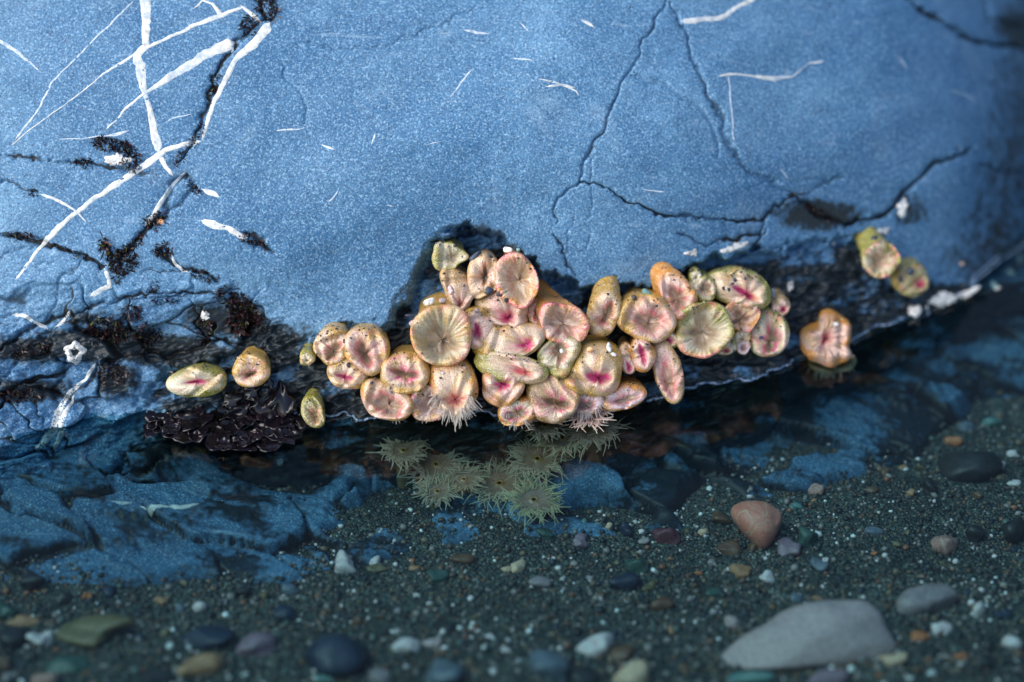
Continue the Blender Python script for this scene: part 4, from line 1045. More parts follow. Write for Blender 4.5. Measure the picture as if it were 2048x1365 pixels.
AN(1482, 577, 126, 66, -16, 'puck', (10, -12, 48, 9, -30), "sandy barrel-shaped anemone with a long slanting magenta slit, upper right of the cluster", col='g', oral='c', pink=1.0, lift=62, mag=True, grit=60, base=(-4, 12))
AN(1408, 657, 104, 98, 8, 'cup', (0, -8, 46, 54, -12), "large cup with grey pleated throat in the right half of the cluster", col='g', oral='w', pink=.6, lift=70, base=(6, 24), pleat=.10, throat=.75, grit=30)
AN(1482, 634, 66, 58, -8, 'cup', (0, -4, 28, 25, 0), "whitish pink square-rimmed cup under the sandy barrel", col='o', oral='p', pink=.8, lift=58, throat=.75, wob=.13)
AN(1484, 673, 38, 34, 0, 'puck', (0, -6, 12, 5, 0), "small smooth cream dome below the square-rimmed cup", col='o', oral='w', pink=.2, lift=48, grit=3)
AN(1487, 692, 26, 30, 20, 'semi', (0, -4, 8, 12, 0), "tiny pale pink flap hanging under the smooth cream dome", col='c', oral='l', pink=.4, lift=48, grit=2)
AN(1535, 668, 72, 86, 0, 'semi', (8, -14, 20, 38, -16), "olive anemone with a magenta ring mouth at the right end of the cluster", col='g', oral='w', pink=1.0, lift=56, mag=True, grit=44)
AN(1561, 613, 36, 36, 0, 'puck', (6, -6, 10, 10, 0), "small round knob with a magenta dot at the far right of the cluster", col='c', oral='p', pink=.95, lift=52, mag=True, grit=4)
AN(1452, 692, 42, 36, 0, 'puck', (0, -10, 12, 7, 0), "small sandy anemone with a pink spot under the large grey-throated cup", col='g', oral='w', pink=.9, lift=44, grit=24)
AN(1330, 678, 56, 34, -14, 'puck', (8, -4, 18, 8, -25), "small sandy anemone with a magenta slit under the wide triangular cup", col='g', oral='c', pink=.95, lift=42, mag=True, grit=24)
AN(1285, 711, 46, 60, 6, 'puck', (0, 0, 9, 36, 14), "pink-striped bud with an orange ring right of the biggest yellow one", col='o', oral='p', pink=.9, lift=62, mag=True)
AN(1256, 722, 36, 54, 10, 'puck', (2, -14, 9, 18, 8), "narrow bud with a magenta tip beside the orange-ringed bud", col='c', oral='p', pink=.9, lift=50, mag=True, grit=8)
AN(1336, 744, 50, 130, 14, 'semi', (2, -24, 16, 60, 12), "long drooping anemone hanging to the water below the wide triangular cup", col='c', oral='p', pink=.6, lift=46, base=(-6, 20), throat=.3)
# lower left group
AN(665, 694, 62, 74, -10, 'semi', (0, -8, 17, 36, -34), "leftmost of the paired reddish-slit anemones at the left of the cluster", col='y', oral='c', pink=.75, lift=46, grit=26)
AN(731, 702, 82, 84, 10, 'semi', (-4, -6, 20, 46, 20), "larger right one of the paired reddish-slit anemones at the left", col='y', oral='p', pink=.75, lift=58, grit=22, throat=.7)
AN(695, 748, 74, 58, -10, 'puck', (-6, -6, 30, 7, -18), "round anemone with a curved magenta line under the reddish pair", col='y', oral='c', pink=.9, lift=50, mag=True, grit=34)
AN(808, 747, 88, 74, -16, 'semi', (0, -3, 44, 17, -14), "yellow oval anemone with a wide brown slit below the large cream cup", col='y', oral='c', pink=.85, lift=64, mag=True, grit=16)
AN(772, 800, 98, 70, -24, 'semi', (4, -10, 62, 26, -24), "slanting anemone at the waterline with grey tentacles in its mouth, lower left", col='y', oral='p', pink=.7, lift=52, tent=(50, 10, .84, (.5, .46, .38), (.6, .6, .54), (150, 370)), grit=18)
AN(858, 804, 68, 64, 0, 'cup', (0, -6, 36, 30, 0), "crumpled pink anemone at the waterline between the grey-mouthed and the white-tentacled ones", col='c', oral='l', pink=.9, lift=46, tent=(60, 9, .66, *LAV, (0, 360)), wob=.12)
AN(614, 718, 28, 28, 0, 'puck', (0, -4, 8, 6, 0), "tiny green anemone with a white cap left of the reddish pair", col='g', oral='w', pink=0, lift=30, grit=2)
AN(626, 826, 38, 56, 24, 'semi', (4, -8, 12, 28, 16), "dull olive anemone half in the water beside the seaweed", col='g', oral='g', pink=.4, lift=24, grit=6)
# lower middle
AN(1019, 737, 138, 52, -13, 'puck', (30, -8, 42, 9, -22), "long arched anemone with green end lying under the sideways buff one", col='g', oral='c', pink=.8, lift=62, grit=24, base=(0, 6))
AN(908, 772, 88, 104, 12, 'puck', (2, -26, 40, 20, 10), "orange-spotted column ending in a white fringe of tentacles dipping into the water", col='o', oral='c', pink=.5, lift=56, base=(-4, 20), grit=34, tent=(150, 20, .78, (.66, .54, .46), (.70, .68, .64), (180, 365)))
AN(1005, 772, 80, 74, 0, 'puck', (0, 3, 24, 20, 0), "round bud with a bright pink fuzzy centre in the lower middle", col='o', oral='p', pink=.85, lift=56, mag=True)
AN(1036, 824, 70, 50, 12, 'semi', (0, -4, 40, 16, 12), "small half-open anemone with purple lip touching the water below the pink-centred bud", col='o', oral='w', pink=.9, lift=44, mag=True, tent=(60, 13, .80, (.52, .48, .44), (.6, .58, .56), (170, 370)), throat=.8)
AN(1105, 796, 100, 88, -10, 'semi', (6, -12, 48, 18, -8), "buff anemone with a purple lip and grey tentacles below the biggest yellow one", col='b', oral='c', pink=.9, lift=52, mag=True, tent=(70, 11, .82, *LAV, (170, 370)), throat=.8)
AN(1174, 806, 66, 44, 0, 'semi', (0, -6, 34, 12, 0), "amber anemone in shadow under the biggest yellow one with a lilac fringe", col='b', oral='l', pink=.5, lift=36, tent=(60, 11, .66, *LAV, (180, 360)))
AN(1250, 795, 92, 44, 12, 'semi', (0, -5, 56, 11, 14), "flat orange-backed anemone with a pink slit lying on the water, right of the amber one", col='o', oral='l', pink=.8, lift=44, grit=6)
# left pair and right outliers
AN(390, 766, 108, 54, 6, 'puck', (4, 2, 46, 6, 6), "olive sausage-shaped anemone with a thin magenta slit above the seaweed at left", col='g', oral='w', pink=.9, lift=40, mag=True, base=(0, 10), grit=14)
AN(502, 744, 68, 58, 0, 'semi', (-2, -4, 26, 9, 20), "round buff anemone with an orange-red slit above the seaweed", col='y', oral='c', pink=.8, lift=42, throat=.3, grit=14)
AN(1763, 520, 64, 62, 0, 'cup', (-2, -2, 30, 28, 0), "round anemone with white and crimson spokes high on the shaded right wall", col='g', oral='w', pink=1.0, lift=46, base=(-14, 34), pleat=.14, throat=.8, grit=26)
AN(1822, 559, 66, 60, -20, 'puck', (18, -12, 14, 12, 0), "dark green closed anemone with two black stones beside the spoked one", col='g', oral='g', pink=.8, lift=38, mag=True, grit=20)
AN(1662, 682, 92, 80, 0, 'puck', (-12, 4, 14, 24, -10), "orange fluted anemone at the waterline on the far right", col='o', oral='p', pink=.8, lift=36, wob=.26, pleat=.3, grit=8)
AN(1668, 724, 84, 38, 4, 'cup', (0, -2, 52, 18, 4), "pale green open disc in the water below the orange fluted anemone", col='c', oral='w', pink=.2, lift=30, zabs=-.004, tilt=(0, -.4), tent=(44, 12, .6, *PALE, (170, 370)))

for i, (a, k) in enumerate(SPECS):
    cl = []
    for j, (a2, k2) in enumerate(SPECS):
        if i == j: continue
        dx, dy = a2[0] - a[0], a[1] - a2[1]; d = math.hypot(dx, dy)
        if d > 190: continue
        an_ = math.atan2(dy, dx); ri = float(ell(np.array([an_]), a[2], a[3], a[4])[0]); rj = float(ell(np.array([an_ + math.pi]), a2[2], a2[3], a2[4])[0])
        if d > 1.35 * (ri + rj) or max(a[2] / a[3], a[3] / a[2], a2[2] / a2[3], a2[3] / a2[2]) > 1.55: continue
        dl = k.get('lift', 48) - k2.get('lift', 48)
        lim = d * ri / (ri + rj) * 1.12
        if dl > 8: lim = max(lim, ri * 1.12)          # stands in front: keeps its own outline
        cl.append((dx / d, dy / d, lim))
    anemone(*a, clip=cl, **k)

# open, tentacled anemones under the water
def open_anemone(px, py, rx, z, label, tint=(.36, .46, .36), ntent=130, lean=(0, 0)):
    r = np.random.default_rng(int(px * 5 + py))
    pr_ = from_q(*on_rock(px, py, 24)); pb_ = on_bed(px, py) + (CAM - on_bed(px, py)) * .008
    c = pr_ if np.dot(pr_ - CAM, FWD) < np.dot(pb_ - CAM, FWD) else pb_
    axis = np.array([lean[0], -0.16 + lean[1], 1.0]); axis /= np.linalg.norm(axis)
    e1 = np.cross(np.array([0, 1.0, 0]), axis); e1 /= np.linalg.norm(e1); e2 = np.cross(axis, e1)
    k = np.dot(c - CAM, FWD) / DIST * S
    RO = rx * k * 1.2; RD = RO * .68
    NPH = 72
    phi = np.linspace(0, 6.28318, NPH, endpoint=False)
    prof = [(.50, -.9 - .05 / RO), (.52, -.9), (.72, -.45), (.98, -.12), (1.0, -.02), (.94, .04), (.75, .00), (.5, -.05), (.3, -.06), (.2, -.03), (.15, .02), (.11, .0), (.07, -.10), (.02, -.22)]
    prof = np.array(prof); tt = np.linspace(0, 1, 40); tp = np.linspace(0, 1, len(prof))
    pr = np.interp(tt, tp, prof[:, 0]); pz = np.interp(tt, tp, prof[:, 1])
    nz = noise(np.cos(phi) * 1.5 + 3, np.sin(phi) * 1.5 + 3, int(px))
    rad = RD * pr[:, None] * (1 + .12 * nz)[None]
    rib = np.sin(30 * phi)[None] * np.exp(-((pr[:, None] - .5) / .3) ** 2) * (tt > .4)[:, None]
    zz_ = RD * (pz[:, None] + .02 * rib + .12 * nz[None] * pr[:, None])
    V = c + rad[..., None] * (np.cos(phi)[None, :, None] * e1 + np.sin(phi)[None, :, None] * e2) + zz_[..., None] * axis
    t3 = tt[:, None]
    base = np.array([.30, .22, .10]); disc = np.array([.34, .22, .16]); mouth = np.array([.40, .24, .08])
    C = base * (t3 < .3)[..., None] + disc * (t3 >= .3)[..., None] * (1 + .28 * rib + .5 * noise(phi[None] * 6, t3 * 5, int(py)))[..., None]
    C = np.where((t3 > .66)[..., None], mouth * (1 + 0 * phi)[None, :, None], C); C = np.where((t3 > .86)[..., None], np.array([.04, .025, .01]), C)
    o = mesh_obj("open_sea_anemone", V.reshape(-1, 3), grid_faces(40, NPH, True), M['skin'], cols=np.clip(C, .003, .9).reshape(-1, 3), floats={"tub": np.full(V.shape[0] * NPH, .1)})
    tag(o, label, "sea anemone", "open sea anemones under the water")
    roots, dirs, outs, lens, rads, bend = [], [], [], [], [], []
    for q in range(ntent):
        a = q / ntent * 6.28318 * 3 + r.normal(0, .05); ring = r.choice([.66, .82, .97])
        d2 = math.cos(a) * e1 + math.sin(a) * e2
        roots.append(c + d2 * RD * ring * (1 + .12 * np.interp(a % 6.28318, phi, nz)) + axis * RD * .0)
        up = {.66: .55, .82: .32, .97: .05}[ring]
        dirs.append(d2 + axis * (up + r.normal(0, .12))); outs.append(d2 * .5 - axis * .75)
        lens.append(RO * (.26 + .2 * r.random())); rads.append(S * r.uniform(1.6, 2.3)); bend.append(r.uniform(.15, .45))
    ti = np.array(tint) * .7 + np.array([.86, .56, .42]) * .62
    v_, f2, c_ = tube_set(roots, dirs, outs, lens, rads, bend, ti * .72, ti * 1.3, r, curl=.75)
    tag(mesh_obj("tentacles", v_, f2, M['tent'], o, cols=np.clip(c_, 0, .9)), kind="stuff")
    return o
OA = open_anemone
OA(807, 900, 40, -.026, "leftmost open tentacled anemone under the water", (.40, .42, .34))
OA(873, 928, 50, -.032, "large open anemone second from the left, blue-green fringe", (.36, .50, .44))
OA(875, 982, 36, -.050, "small open anemone at the lower left of the submerged group", (.38, .46, .36), 100)
OA(928, 958, 34, -.044, "brownish small open anemone between the two largest on the left and centre", (.40, .42, .30), 100)
OA(999, 966, 52, -.046, "widest open anemone in the middle holding white grit at its mouth", (.36, .48, .36), 150)
OA(1075, 917, 52, -.036, "open anemone upper right of the middle one with white flecks", (.38, .46, .36), 140)
OA(1068, 999, 48, -.056, "lowest open anemone, greenest, at the front of the submerged group", (.36, .52, .32), 140)
OA(1124, 875, 48, -.026, "open anemone with golden centre near the waterline, right", (.42, .46, .32), 130)
OA(1188, 858, 46, -.022, "dim brownish open anemone at the far right of the submerged group", (.36, .34, .30), 120)
OA(1090, 850, 34, -.012, "dim open anemone under the purple-lipped one at the waterline", (.36, .34, .33), 100)
OA(1178, 826, 38, -.006, "open lilac anemone right at the waterline under the amber one", (.46, .42, .44), 100)

gp = np.array(GRIT_P); gs = np.array(GRIT_S); gc = np.array(GRIT_C)[:, None] * np.array([[1.0, 1.0, 1.05]])
o = grains("shell_grit", gp + NRM * gs[:, None] * .2, gs, gc, rng, .8)
tag(o, "dark sand grains stuck to the anemones", "sand grains", kind="stuff")

# ------------------------------------------------------------------ pebbles and shells held by the anemones, barnacles on the rock
def rock_stone(px, py, w, h, mat, label, cat, name, lift=0, rot=0, seed=0, group=None):
    if lift < 30: qx, qy, hq = on_rock(px, py, lift)
    else:                                                     # lies on the anemones
        qx, qy = P2Q(px, py); q1 = (np.array([qx]), np.array([qy])); hb = float(base_h(*q1)[0][0])
        hq = hb + lift + 6 + 0.55 * max(0.0, float(hmain(*q1)[0]) - 14 - hb)
        f0 = (5000 - hq) / 5000.0; qx = 1024 + (px - 1024) * f0; qy = 682.5 + (py - 682.5) * f0
    p = from_q(qx, qy, hq)
    v = stone_shape(seed + int(px), .3, .2, ICO2) * np.array([w * S / 2, h * S / 2, min(w, h) * S / 2 * .8])
    c, s_ = math.cos(R(rot)), math.sin(R(rot))
    x = v[:, 0] * c - v[:, 1] * s_; y = v[:, 0] * s_ + v[:, 1] * c
    v = x[:, None] * np.array([1, 0, 0]) + y[:, None] * UPV + v[:, 2:3] * NRM
    o = mesh_obj(name, v, ICO2F, SM.get(mat) or M[mat]); o.location = p
    return tag(o, label, cat, group)
RS = rock_stone
RS(977, 582, 17, 17, 'navy', "round blue-black pebble stuck between the slit anemone and the topmost cup", "pebble", "pebble", 62)
RS(997, 589, 13, 11, 'dark', "black pebble touching the topmost cup's lower left rim", "pebble", "pebble", 62)
RS(1013, 600, 9, 14, 'dark', "small black pebble at the lowest point of the topmost cup's rim", "pebble", "pebble", 66)
RS(954, 622, 14, 12, 'grey', "grey pebble on the sandy closed anemone's left edge", "pebble", "pebble", 56)
RS(951, 514, 30, 16, 'navy', "dark blue-grey stone chip right of the yellow-green anemone", "stone", "stone_chip", 34, 35)
RS(979, 513, 12, 9, 'navy', "tiny dark chip above the slit anemone", "stone", "stone_chip", 40)
RS(861, 604, 28, 18, 'shell', "white lumpy shell fragment above the large cream cup", "shell", "shell_fragment", 48, 25)
RS(885, 602, 16, 13, 'grey', "bluish grey chip right of the white lumpy shell fragment", "stone", "stone_chip", 46)
RS(903, 582, 15, 22, 'palegrey', "pale chip lying on the elongated closed anemone", "stone", "stone_chip", 58, 20)
RS(820, 632, 20, 9, 'navy', "blue chip on the upper left edge of the large cream cup", "stone", "stone_chip", 52)
RS(825, 647, 16, 12, 'palegrey', "pale rounded chip at the left edge of the large cream cup", "stone", "stone_chip", 52)
RS(1181, 699, 17, 12, 'flake', "orange shell flake on top of the biggest yellow anemone", "shell", "shell_flake", 76)
RS(1218, 696, 13, 24, 'shell', "upright white shell sliver on top of the biggest yellow anemone", "shell", "shell_sliver", 74, 8)
RS(1227, 709, 13, 8, 'shell', "small white shell bit below the upright sliver", "shell", "shell_sliver", 74, -20)
RS(1123, 702, 9, 11, 'shell', "white grain inside the round brown mouth", "shell", "shell_grain", 66)
RS(1016, 500, 16, 12, 'shell', "white chip on grit above the topmost cup", "shell", "shell_fragment", 40)
RS(1036, 500, 10, 10, 'teal', "tiny teal chip above the topmost cup", "stone", "stone_chip", 40)
RS(1292, 586, 22, 16, 'teal', "turquoise shell chip above the wide triangular cup", "shell", "shell_fragment", 40, -30)
RS(1267, 597, 12, 11, 'dark', "black chip above the left of the wide triangular cup", "stone", "stone_chip", 54)
RS(1312, 612, 8, 7, 'navy', "navy speck on the wide triangular cup's upper right", "stone", "stone_chip", 80)
for x, y, w, h, wh in [(1470, 561, 9, 9, "uppermost"), (1465, 568, 8, 6, "second from top"), (1447, 577, 8, 11, "leftmost"), (1458, 580, 8, 8, "lowest")]:
    RS(x, y, w, h, 'navy', wh + " of four tiny navy grains in the sandy barrel-shaped anemone", "stone", "stone_chip", 74, group="navy grains on the sandy barrel anemone")
RS(1546, 587, 9, 20, 'blue', "narrow blue chip at the right end of the sandy barrel", "stone", "stone_chip", 50)
RS(1522, 676, 12, 9, 'navy', "dark chip on the olive anemone's left side", "stone", "stone_chip", 66)
RS(697, 731, 9, 11, 'dark', "black grain between the reddish pair and the anemone below", "stone", "stone_chip", 66)
RS(743, 766, 9, 8, 'dark', "black grain above the slanting waterline anemone", "stone", "stone_chip", 60)
RS(439, 755, 15, 16, 'cream', "cream round shell at the right end of the olive sausage anemone", "shell", "snail_shell", 52)
RS(1800, 558, 11, 20, 'dark', "left of two black stones on the dark green anemone", "stone", "stone_chip", 60, 8)
RS(1822, 543, 17, 17, 'navy', "right of two blackish stones on the dark green anemone", "stone", "stone_chip", 60)
RS(1748, 476, 15, 10, 'navy', "dark blue chip above the spoked anemone", "stone", "stone_chip", 44)
RS(1670, 649, 13, 9, 'shell', "white chip on top of the orange fluted anemone", "shell", "shell_fragment", 46)
RS(1667, 490, 10, 14, 'shell', "small white barnacle scar on the shaded wall left of the spoked anemone", "barnacle", "barnacle_scar", 1)
RS(1716, 480, 10, 7, 'cream', "tiny cream barnacle scar beside the spoked anemone", "barnacle", "barnacle_scar", 1)
RS(1923, 528, 12, 8, 'cream', "tiny cream speck on the dark wall at right", "barnacle", "barnacle_scar", 1)
RS(322, 443, 17, 13, 'flake', "orange-cream snail shell on the algae-filled crack at left", "shell", "snail_shell", 4)
RS(560, 925, 16, 18, 'shell', "white shell standing on the submerged ledge below the seaweed", "shell", "shell_fragment", 6)
RS(1662, 815, 22, 12, 'shell', "white pebble-like shell deep under the water at right", "shell", "shell_fragment", 0)

# crusts: thin flat calcareous patches with ragged outlines
def crust(px, py, w, h, rot, label, name="barnacle_crust", mat='shell', thick=2.0, rag=.5, hole=None, lift=0):
    qx, qy, hq = on_rock(px, py, 0)
    nph = 40; phi = np.linspace(0, 6.28318, nph, endpoint=False); sd = int(px + py)
    rr = ell(phi, w, h, rot) * (1 + rag * 2 * (noise(np.cos(phi) * 2 + 5, np.sin(phi) * 2 + 5, sd) + .6 * noise(np.cos(phi) * 5 + 5, np.sin(phi) * 5 + 5, sd + 1)))
    rows = []
    prof = [(1.0, -1.0), (.96, thick * .6), (.85, thick), (.6, thick * 1.2), (.35, thick * 1.1), (.15, thick), (0.01, thick)] if not hole else [(1.0, -1), (.95, thick * .5), (.8, thick * 1.6), (.62, thick * 2.4), (.45, thick * 2.2), (.36, 0), (.01, -1)]
    for s_, z in prof:
        x = qx + np.cos(phi) * rr * s_; y = qy - np.sin(phi) * rr * s_
        rows.append(from_q(x, y, H(x, y) + z + lift + (thick * .9 * noise(x / 5, y / 5, sd + 3) if z > 0 else 0)))
    o = mesh_obj(name, np.stack(rows).reshape(-1, 3), grid_faces(len(prof), nph, True), M[mat])
    return tag(o, label, "barnacle")
crust(150, 704, 38, 42, 0, "large white ring-shaped barnacle on the fractured rock at left", "barnacle", thick=4, rag=.25, hole=True)
crust(235, 320, 56, 26, -5, "white encrusting patch under a tuft of red algae, upper left", rag=.4)
crust(1805, 415, 18, 46, -14, "upright white crust on the dark wall at right", rag=.5, thick=3)
crust(1470, 496, 54, 14, 20, "white crust strip along the edge above the sandy barrel anemone", rag=.6, thick=3)
crust(1390, 505, 30, 12, 12, "small white crust left of the crust strip on the overhang", rag=.6, thick=3)
crust(1766, 462, 24, 12, 10, "lacy white crust just above the spoked anemone", rag=.7, thick=3)
crust(1580, 573, 12, 26, -8, "coiled white worm tube right of the cluster", "worm_tube", rag=.5, thick=4)
crust(410, 632, 18, 20, 0, "small white barnacle among the algae on the left rock", "barnacle", rag=.3, thick=3)
def barnacle(px, py, w, h, rot, label, n=4):
    """a cluster of overlapping shell plates round an opening"""
    qx, qy, hq = on_rock(px, py, 0); r = np.random.default_rng(int(px)); VV, FF = [], []
    for i in range(n):
        a = i / n * 6.28 + r.random(); ox_, oy_ = math.cos(a) * w * .22, math.sin(a) * h * .22
        v = stone_shape(int(px) + i, .2, .3, ICO2) * np.array([w * .30, h * .32, min(w, h) * .34]) * r.uniform(.75, 1.2)
        c_, s_ = math.cos(R(rot)), math.sin(R(rot)); x = v[:, 0] + ox_; y = v[:, 1] + oy_
        p = from_q(qx + x * c_ - y * s_, qy - (x * s_ + y * c_), hq + 6 + v[:, 2]); FF.append(ICO2F + len(ICO2) * i); VV.append(p)
    return tag(mesh_obj("barnacle", np.concatenate(VV), np.concatenate(FF), M['shell']), label, "barnacle")
barnacle(1886, 600, 62, 38, 8, "biggest pinkish white barnacle shell at the waterline far right", 5)
barnacle(1934, 588, 54, 16, 24, "thin white shell strip right of the biggest waterline barnacle", 3)
barnacle(1828, 625, 30, 26, 0, "small round white barnacle left of the biggest waterline barnacle", 4)
crust(2040, 520, 14, 20, 0, "white barnacle at the right edge on the dark wall", "barnacle", rag=.3, thick=6)
crust(2020, 545, 14, 14, 0, "tiny white barnacle near the right edge on the dark wall", "barnacle", rag=.3, thick=5)
crust(1990, 572, 16, 18, 20, "small white barnacle on the waterline towards the right edge", "barnacle", rag=.3, thick=5)

# ------------------------------------------------------------------ turf algae in the cracks
def tuft(px, py, rx, ry, n, label, blade=13, hue=0.0, rot=0):
    r = np.random.default_rng(int(px * 3 + py)); VV, FF, CC = [], [], []; b0 = 0; n = int(n * 2.2); blade *= .85
    ang = r.random(n) * 6.28; rad = np.sqrt(r.random(n))
    lx_, ly_ = rad * np.cos(ang) * rx, rad * np.sin(ang) * ry
    c, s_ = math.cos(R(rot)), math.sin(R(rot))
    X = px + lx_ * c - ly_ * s_; Y = py - (lx_ * s_ + ly_ * c)
    qx_, qy_ = X.copy(), Y.copy()
    for _ in range(3):
        f_ = (5000 - base_h(qx_, qy_)[0]) / 5000.0; qx_ = 1024 + (X - 1024) * f_; qy_ = 682.5 + (Y - 682.5) * f_
    Q = np.stack([qx_, qy_], -1); hq = H(qx_, qy_)
    for i in range(n):
        p = from_q(Q[i, 0], Q[i, 1], hq[i] - 1)
        a = r.random() * 6.28
        d = NRM * r.uniform(.35, .9) + (math.cos(a) * np.array([1, 0, 0]) + math.sin(a) * UPV) * r.uniform(.2, .9) - np.array([0, 0, .35]); d /= np.linalg.norm(d)
        sd = np.cross(d, r.normal(0, 1, 3)); sd /= np.linalg.norm(sd)
        L = blade * S * r.uniform(.5, 1.3); W = L * r.uniform(.16, .34)
        bnd = np.cross(sd, d) * r.uniform(-.4, .4)
        for t, w in ((0, .35), (.35, .9), (.7, 1.0), (1, .25)):
            m = p + d * L * t + bnd * L * t * t
            VV += [m - sd * W * w / 2, m + sd * W * w / 2]
        FF += [(b0, b0 + 1, b0 + 3, b0 + 2), (b0 + 2, b0 + 3, b0 + 5, b0 + 4), (b0 + 4, b0 + 5, b0 + 7, b0 + 6)]; b0 += 8
        k = r.random()
        cc = np.array([.018, .008, .009]) if k < .5 else np.array([.010, .009, .009]) if k < .8 else np.array([.05, .016, .016]) if k < .93 else np.array([.06, .065, .015])
        CC += [cc * r.uniform(.6, 1.5)] * 8
    o = mesh_obj("red_algae_tuft", np.array(VV), np.array(FF), M['turf'], cols=np.array(CC))
    return tag(o, label, "algae", "tufts of red algae in the cracks")
TF = tuft
TF(225, 288, 42, 14, 120, "red algae tuft arching over the white encrusting patch", rot=-12)
TF(262, 318, 16, 22, 60, "algae fringe on the right side of the white encrusting patch")
TF(165, 325, 24, 8, 40, "small algae tuft left of the white encrusting patch")
TF(535, 15, 22, 26, 110, "algae tuft at the top of the big crack, upper left", rot=30)
TF(500, 50, 16, 22, 70, "algae tuft in the big crack just below the topmost tuft", rot=-40)
TF(425, 180, 7, 40, 70, "thin algae strip along the upper part of the big crack", rot=-20, blade=9)
TF(392, 268, 9, 34, 80, "thin algae strip along the lower part of the big crack", rot=-24, blade=9)
TF(360, 312, 10, 24, 50, "algae patch where the big crack ends below the vein junction", rot=-30, blade=9)
TF(385, 372, 20, 7, 50, "algae tuft left of the white pointed quartz lens", rot=-40, blade=9)
TF(64, 385, 10, 8, 26, "isolated small algae tuft at the left edge beside a vein", blade=9)
TF(310, 440, 26, 16, 90, "algae tuft round the orange snail shell", rot=30)
TF(262, 490, 40, 9, 90, "algae in the sloping crack below the snail shell", rot=42)
TF(243, 522, 30, 28, 170, "big dark algae tuft where the cracks meet at left")
TF(210, 490, 9, 16, 24, "pointed leafy algae standing left of the big dark tuft", rot=30, blade=20)
TF(322, 500, 18, 13, 50, "algae clump right of the big dark tuft")
TF(40, 472, 46, 8, 90, "algae along the crack at the left edge", rot=-8, blade=10)
TF(140, 503, 46, 6, 70, "algae along the crack leading to the big dark tuft", rot=-20, blade=9)
TF(505, 482, 30, 9, 80, "brown algae beside the ragged white quartz lens", rot=-22, blade=10)
TF(400, 548, 40, 9, 90, "brown-red algae streak in the middle of the left rock", rot=-20, blade=10)
TF(305, 575, 9, 14, 30, "small algae tuft below the algae clump", rot=-30, blade=9)
TF(233, 560, 9, 8, 24, "small round algae tuft right of the bent white vein", blade=9)
TF(470, 600, 44, 20, 150, "dark algae tuft on the shoulder above the seaweed hollow", rot=-25)
TF(490, 640, 34, 24, 150, "broad leafy algae tuft at the head of the seaweed hollow", blade=19)
TF(405, 660, 18, 26, 80, "algae hanging left of the small white barnacle")
TF(265, 625, 24, 18, 80, "reddish algae tuft on the fractured rock, centre left")
TF(210, 660, 40, 26, 150, "algae tuft with a green blade above the ring barnacle", blade=16)
TF(290, 668, 26, 22, 90, "dark algae tuft right of the ring barnacle")
TF(330, 600, 36, 7, 50, "thin algae line along the left rock's lower crack", rot=8, blade=9)
TF(60, 700, 50, 12, 80, "algae in the wide crack at the left edge", rot=12)
TF(225, 745, 30, 26, 110, "dark algae patch below the ring barnacle")
TF(40, 790, 50, 16, 90, "algae at the far left above the water")
TF(1640, 425, 40, 9, 90, "dark algae line under the right overhang", rot=-28, blade=10)
TF(1590, 390, 16, 9, 30, "small algae tuft where two cracks meet on the right face", blade=9)
TF(1400, 437, 60, 5, 50, "thin algae along the horizontal crack right of centre", rot=-5, blade=7)

# ------------------------------------------------------------------ glossy seaweed clump
weed = bpy.data.objects.new("seaweed_clump", None); COL.objects.link(weed)
weed.location = on_z(480, 830, 0.0)
tag(weed, "glossy purple-black seaweed clump trailing into the water at left", "seaweed")
wloc = np.array(weed.location)
def blade(px, py, ang, L, W, lift, seed):
    r = np.random.default_rng(seed)
    qx, qy, hq = on_rock(px, py, lift)
    p0 = from_q(qx, qy, hq)
    a = R(ang); nl, nw = 14, 9
    t = np.linspace(0, 1, nl)
    dirp = math.cos(a) * np.array([1, 0, 0]) + math.sin(a) * UPV
    side = -math.sin(a) * np.array([1, 0, 0]) + math.cos(a) * UPV
    prof = np.interp(t, [0, .12, .4, .75, .92, 1], [.08, .22, .7, 1.0, .8, .25]) * W * S / 2
    V = np.zeros((nl, nw, 3)); ph = r.random() * 6.28
    for i in range(nl):
        for j in range(nw):
            s_ = (j / (nw - 1) - .5) * 2
            ruf = (.10 * math.sin(t[i] * 9 + ph + s_ * 2.2) + .07 * math.sin(s_ * 7 + ph * 2 + t[i] * 5)) * W * S * (.2 + abs(s_))
            edge = 1 + .16 * math.sin(t[i] * 15 + ph + s_)
            V[i, j] = p0 + dirp * L * S * t[i] * (1 - .10 * s_ * s_) + side * prof[i] * s_ * edge + NRM * (ruf + L * S * .18 * math.sin(t[i] * 2.6))
    V[..., 2] = np.where(V[..., 2] < .0012, .0012 + (V[..., 2] - .0012) * .18, V[..., 2])   # tips float on the surface
    back = V - np.array([0, 0, 0.0006])
    n = nl * nw
    f1 = grid_faces(nl, nw); f2 = f1[:, ::-1] + n
    rim = [(i * nw, (i + 1) * nw, (i + 1) * nw + n, i * nw + n) for i in range(nl - 1)] + [((i + 1) * nw - 1, (i + 1) * nw - 1 + n, (i + 2) * nw - 1 + n, (i + 2) * nw - 1) for i in range(nl - 1)] + [((nl - 1) * nw + j, (nl - 1) * nw + j + 1, (nl - 1) * nw + j + 1 + n, (nl - 1) * nw + j + n) for j in range(nw - 1)]
    return mesh_obj("blade", np.concatenate([V.reshape(-1, 3), back.reshape(-1, 3)]) - wloc, np.concatenate([f1, f2, np.array(rim)]), M['weed'], weed)
